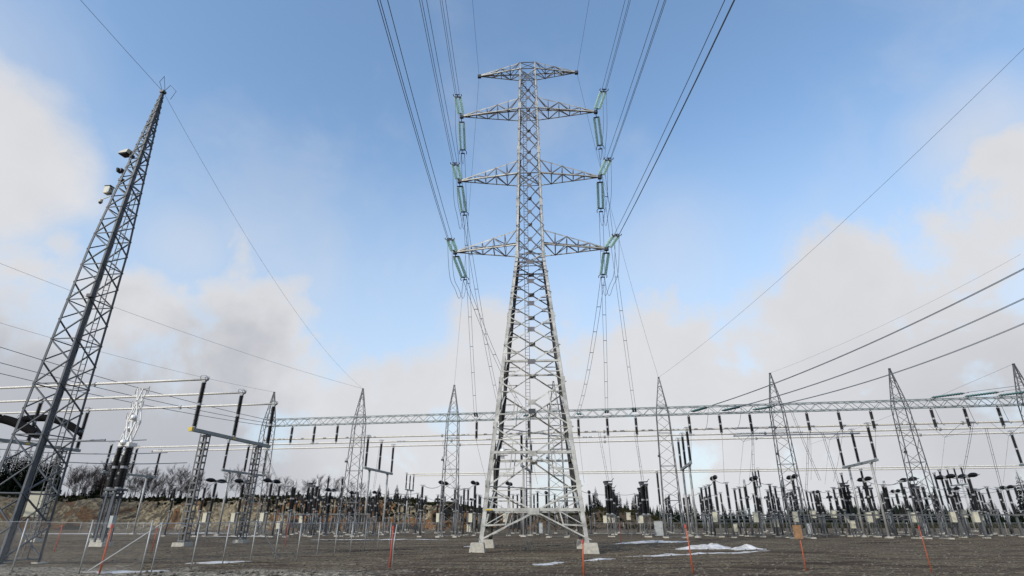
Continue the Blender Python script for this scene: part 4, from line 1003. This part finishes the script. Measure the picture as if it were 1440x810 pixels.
# ------------------------------------------------------------------ trees
def bare_tree(seed,H):
    r=random.Random(seed); tr=MB(); tw=MB()
    pts=[Vector((r.uniform(-.02,.02)*H*i/6,r.uniform(-.02,.02)*H*i/6,H*.92*i/6)) for i in range(7)]
    tr.tube(pts,[.010*H*(1-.85*i/6)+.01 for i in range(7)],6)
    def twig(p,d,L,w,lv):
        n=3; q=p
        for i in range(n):
            d=(d+Vector((r.uniform(-.25,.25),r.uniform(-.25,.25),r.uniform(-.05,.22)))).normalized(); e=q+d*(L/n)
            s=d.cross(Vector((r.uniform(-1,1),r.uniform(-1,1),.3))).normalized()*w; tw.add([q-s,q+s,e+s*.7,e-s*.7],[(0,1,2,3)])
            if lv<3:
                for _ in range(2 if lv else 3): twig(e,(d+Vector((r.uniform(-.9,.9),r.uniform(-.9,.9),r.uniform(-.2,.6)))).normalized(),L*r.uniform(.4,.62),w*.62,lv+1)
            q=e; w*=.8
    for i in range(19):
        f=r.uniform(.25,.97); k=min(5,int(f*6)); p=pts[k].lerp(pts[k+1],f*6-k) if f<1 else pts[-1]; a=r.uniform(0,6.28); up=.45+.8*f
        twig(p,Vector((math.cos(a),math.sin(a),up)).normalized(),H*(.34-.18*f)*r.uniform(.7,1.1),.0034*H,0)
    return tr,tw
def conifer(seed,H,W,m):
    r=random.Random(seed); tr=MB().tube([(0,0,0),(0,0,H*.95)],[.014*H,.004*H],6); cr=MB(); z=.06*H; 
    while z<H:
        f=z/H; R_=W*(1-f)**.8*(.75+.35*r.random()); n=max(5,int(15*(1-f)+5)); a0=r.uniform(0,6)
        for i in range(n):
            if r.random()<.12: continue
            a=a0+6.283*i/n+r.uniform(-.2,.2); L=max(.12,R_*r.uniform(.55,1.15)); d=Vector((math.cos(a),math.sin(a),0)); s=Vector((-math.sin(a),math.cos(a),0)); dr=-.35*L*(1-f)+r.uniform(-.08,.12)*L
            b=Vector((0,0,z)); t1=b+d*L*.55+Vector((0,0,dr*.4+.12*L)); t2=b+d*L+Vector((0,0,dr)); w=L*.26
            cr.add([b,t1+s*w,t2,t1-s*w],[(0,1,2),(0,2,3)]); 
            for g in(-1,1): e=t1+s*g*w*1.5+d*.1*L+Vector((0,0,-.18*L)); cr.add([b+d*L*.3,t1,e],[(0,1,2)]); cr.add([t1,t2,t2+Vector((0,0,-.22*L))+s*g*.1*L],[(0,1,2)])
        z+=H*.026*(1.15-.4*f)
    return tr,cr
BT=[]; CT=[]
for k in range(4):
    t=empty('bare_tree',label='x',cat='tree'); a,b=bare_tree(11+k,12); a.build('trunk','birch' if k%2 else 'bark',t); b.build('crown','twig',t); BT.append(t)
for k in range(3):
    t=empty(['spruce_tree','spruce_tree','pine_tree'][k],label='x',cat='tree'); a,b=conifer(31+k,12,[2.5,2.0,3.0][k],0); a.build('trunk','bark',t); b.build('crown',['needle','needle','pine'][k],t); CT.append(t)
TREES=[]
def tree(p,x,y,h): TREES.append((x/y,p,x,y,h))
def px2x(px,Y): return (px-720)/830*Y
r=random.Random(5)
for i in range(16):                                     # young conifers at the foot of the dark bank
    Y=r.uniform(207,213); tree(CT[r.randrange(3)],px2x(66+i*17+r.uniform(-6,6),Y),Y,r.uniform(.25,.5))
for px in [92,100,108,117,124,131,139,146,153,160,168,188,196,203,211,222,236,246,254,262,272,318,330,336,342,350,373,386,398,409,426,438,446,458,470,478,492,508]:
    Y=r.uniform(226,250); tall={True:1,False:.8}[px<260]; tree(BT[r.randrange(4)],px2x(px,Y),Y,r.uniform(.95,1.3)*tall*(.8 if px>400 else 1))
for px in range(95,290,9): Y=r.uniform(236,256); tree(BT[r.randrange(4)],px2x(px+r.uniform(-3,3),Y),Y,r.uniform(.6,1.05))
for px,h in ((2,1.9),(10,1.6),(20,2.0),(30,1.7),(38,1.5),(47,1.7),(55,1.3),(63,1.6),(-10,1.9),(-25,1.6),(6,1.4),(15,1.5),(25,1.4),(34,1.3),(43,1.2),(51,1.3),(59,1.1),(67,1.2),(72,1.1),(114,.8),(128,.9),(141,1.55),(150,.9),(228,.7),(303,.5),(520,.5),(532,.85),(545,.55),(557,.8),(572,.6),(590,.45),(600,.4),(612,.35),(640,.35),(655,.4),(690,.45),(705,.4)):
    Y=r.uniform(228,262); tree(CT[r.randrange(3)],px2x(px,Y),Y,h*(1.05 if px<80 else .85))
for i in range(44): px=64+i*9.5+r.uniform(-4,4); Y=r.uniform(232,262); tree(CT[r.randrange(3)],px2x(px,Y),Y,r.uniform(.22,.5))
for i in range(86):                                    # right treeline
    px=832+i*7.2+r.uniform(-4,4); Y=r.uniform(300,345) if px>925 else r.uniform(236,256); h=r.uniform(.80,1.15) if px>925 else r.uniform(.45,.85)
    tree(CT[r.randrange(3)] if r.random()<.85 else BT[r.randrange(4)],px2x(px,Y),Y,h)
tree(CT[0],px2x(1443,150),150,1.25); tree(CT[1],px2x(1460,156),156,1.1)
TREES.sort(key=lambda t:t[0])
grp=[(-.60,'behind the camera mast'),(-.40,'near the scissor disconnectors'),(-.2,'behind the battened frame'),(.1,'behind the pylon'),(.5,'beyond the snow heaps'),(9,'behind the right switches')]
cnt={}
for q,p,x,y,h in TREES:
    g=next(g for l,g in grp if q<l); kd=p.name.split('.')[0].replace('_',' '); key=(kd,g); cnt[key]=cnt.get(key,0)+1
    look={'bare tree':'leafless grey tree','spruce tree':'dark pointed spruce','pine tree':'dark green bushy pine'}[kd]
    z=bank_h(x,y)-.3 if x<66 else -.3
    o=place(p,(x,y,max(-.3,z)),r.uniform(0,6.2),f'{look}, {nth(cnt[key]-1)} of its kind from left {g}',scale=(h,h,h*r.uniform(.92,1.08))); o['group']='trees behind the yard'
# the continuous dark woodland beyond, one mass
w=MB()
for i in range(1500):
    x=r.uniform(20,760); y=r.uniform(365,470)+ .05*x; h=r.uniform(8.0,12.5)*(1+.25*math.sin(x*.03)); R_=h*r.uniform(.14,.24); a0=r.uniform(0,6)
    for j in range(6):
        z0=h*(.02+.155*j); z1=min(h,z0+h*.27); rr=R_*(1-j/6.4)*r.uniform(.8,1.15); k=5
        vs=[(x+rr*r.uniform(.7,1.2)*math.cos(a0+6.283*i2/k),y+rr*math.sin(a0+6.283*i2/k),z0-r.uniform(0,.5)) for i2 in range(k)]+[(x,y,z1)]
        w.add(vs,[(i2,(i2+1)%k,k) for i2 in range(k)])
w.build('distant_forest','needle')['kind']='stuff'
# low brush along the foot and the lip of the bank
b=MB()
for i in range(7800):
    if i%3==0: x=r.uniform(60,420); y=r.uniform(255,300); z=0
    else: x=r.uniform(-215,64); y=r.uniform(208,232); z=max(0,bank_h(x,y))
    h=r.uniform(.4,1.7)*(1.25 if i%3==0 else .8); a=r.uniform(0,3.14)
    for _ in range(3):
        a+=1.05; dx,dy=math.cos(a)*h*.5,math.sin(a)*h*.5; b.add([(x-dx*.5,y-dy*.5,z-.1),(x+dx*.5,y+dy*.5,z-.1),(x+dx*r.uniform(.2,1.2),y+dy,z+h*r.uniform(.6,1)),(x-dx*r.uniform(.2,1.2),y-dy,z+h*r.uniform(.5,1))],[(0,1,2,3)])
b.build('brushwood','shrub')['kind']='stuff'

for o in bpy.data.objects:
    if o.parent is None and o.get('label') and not o.get('kind'): o['kind']='thing'
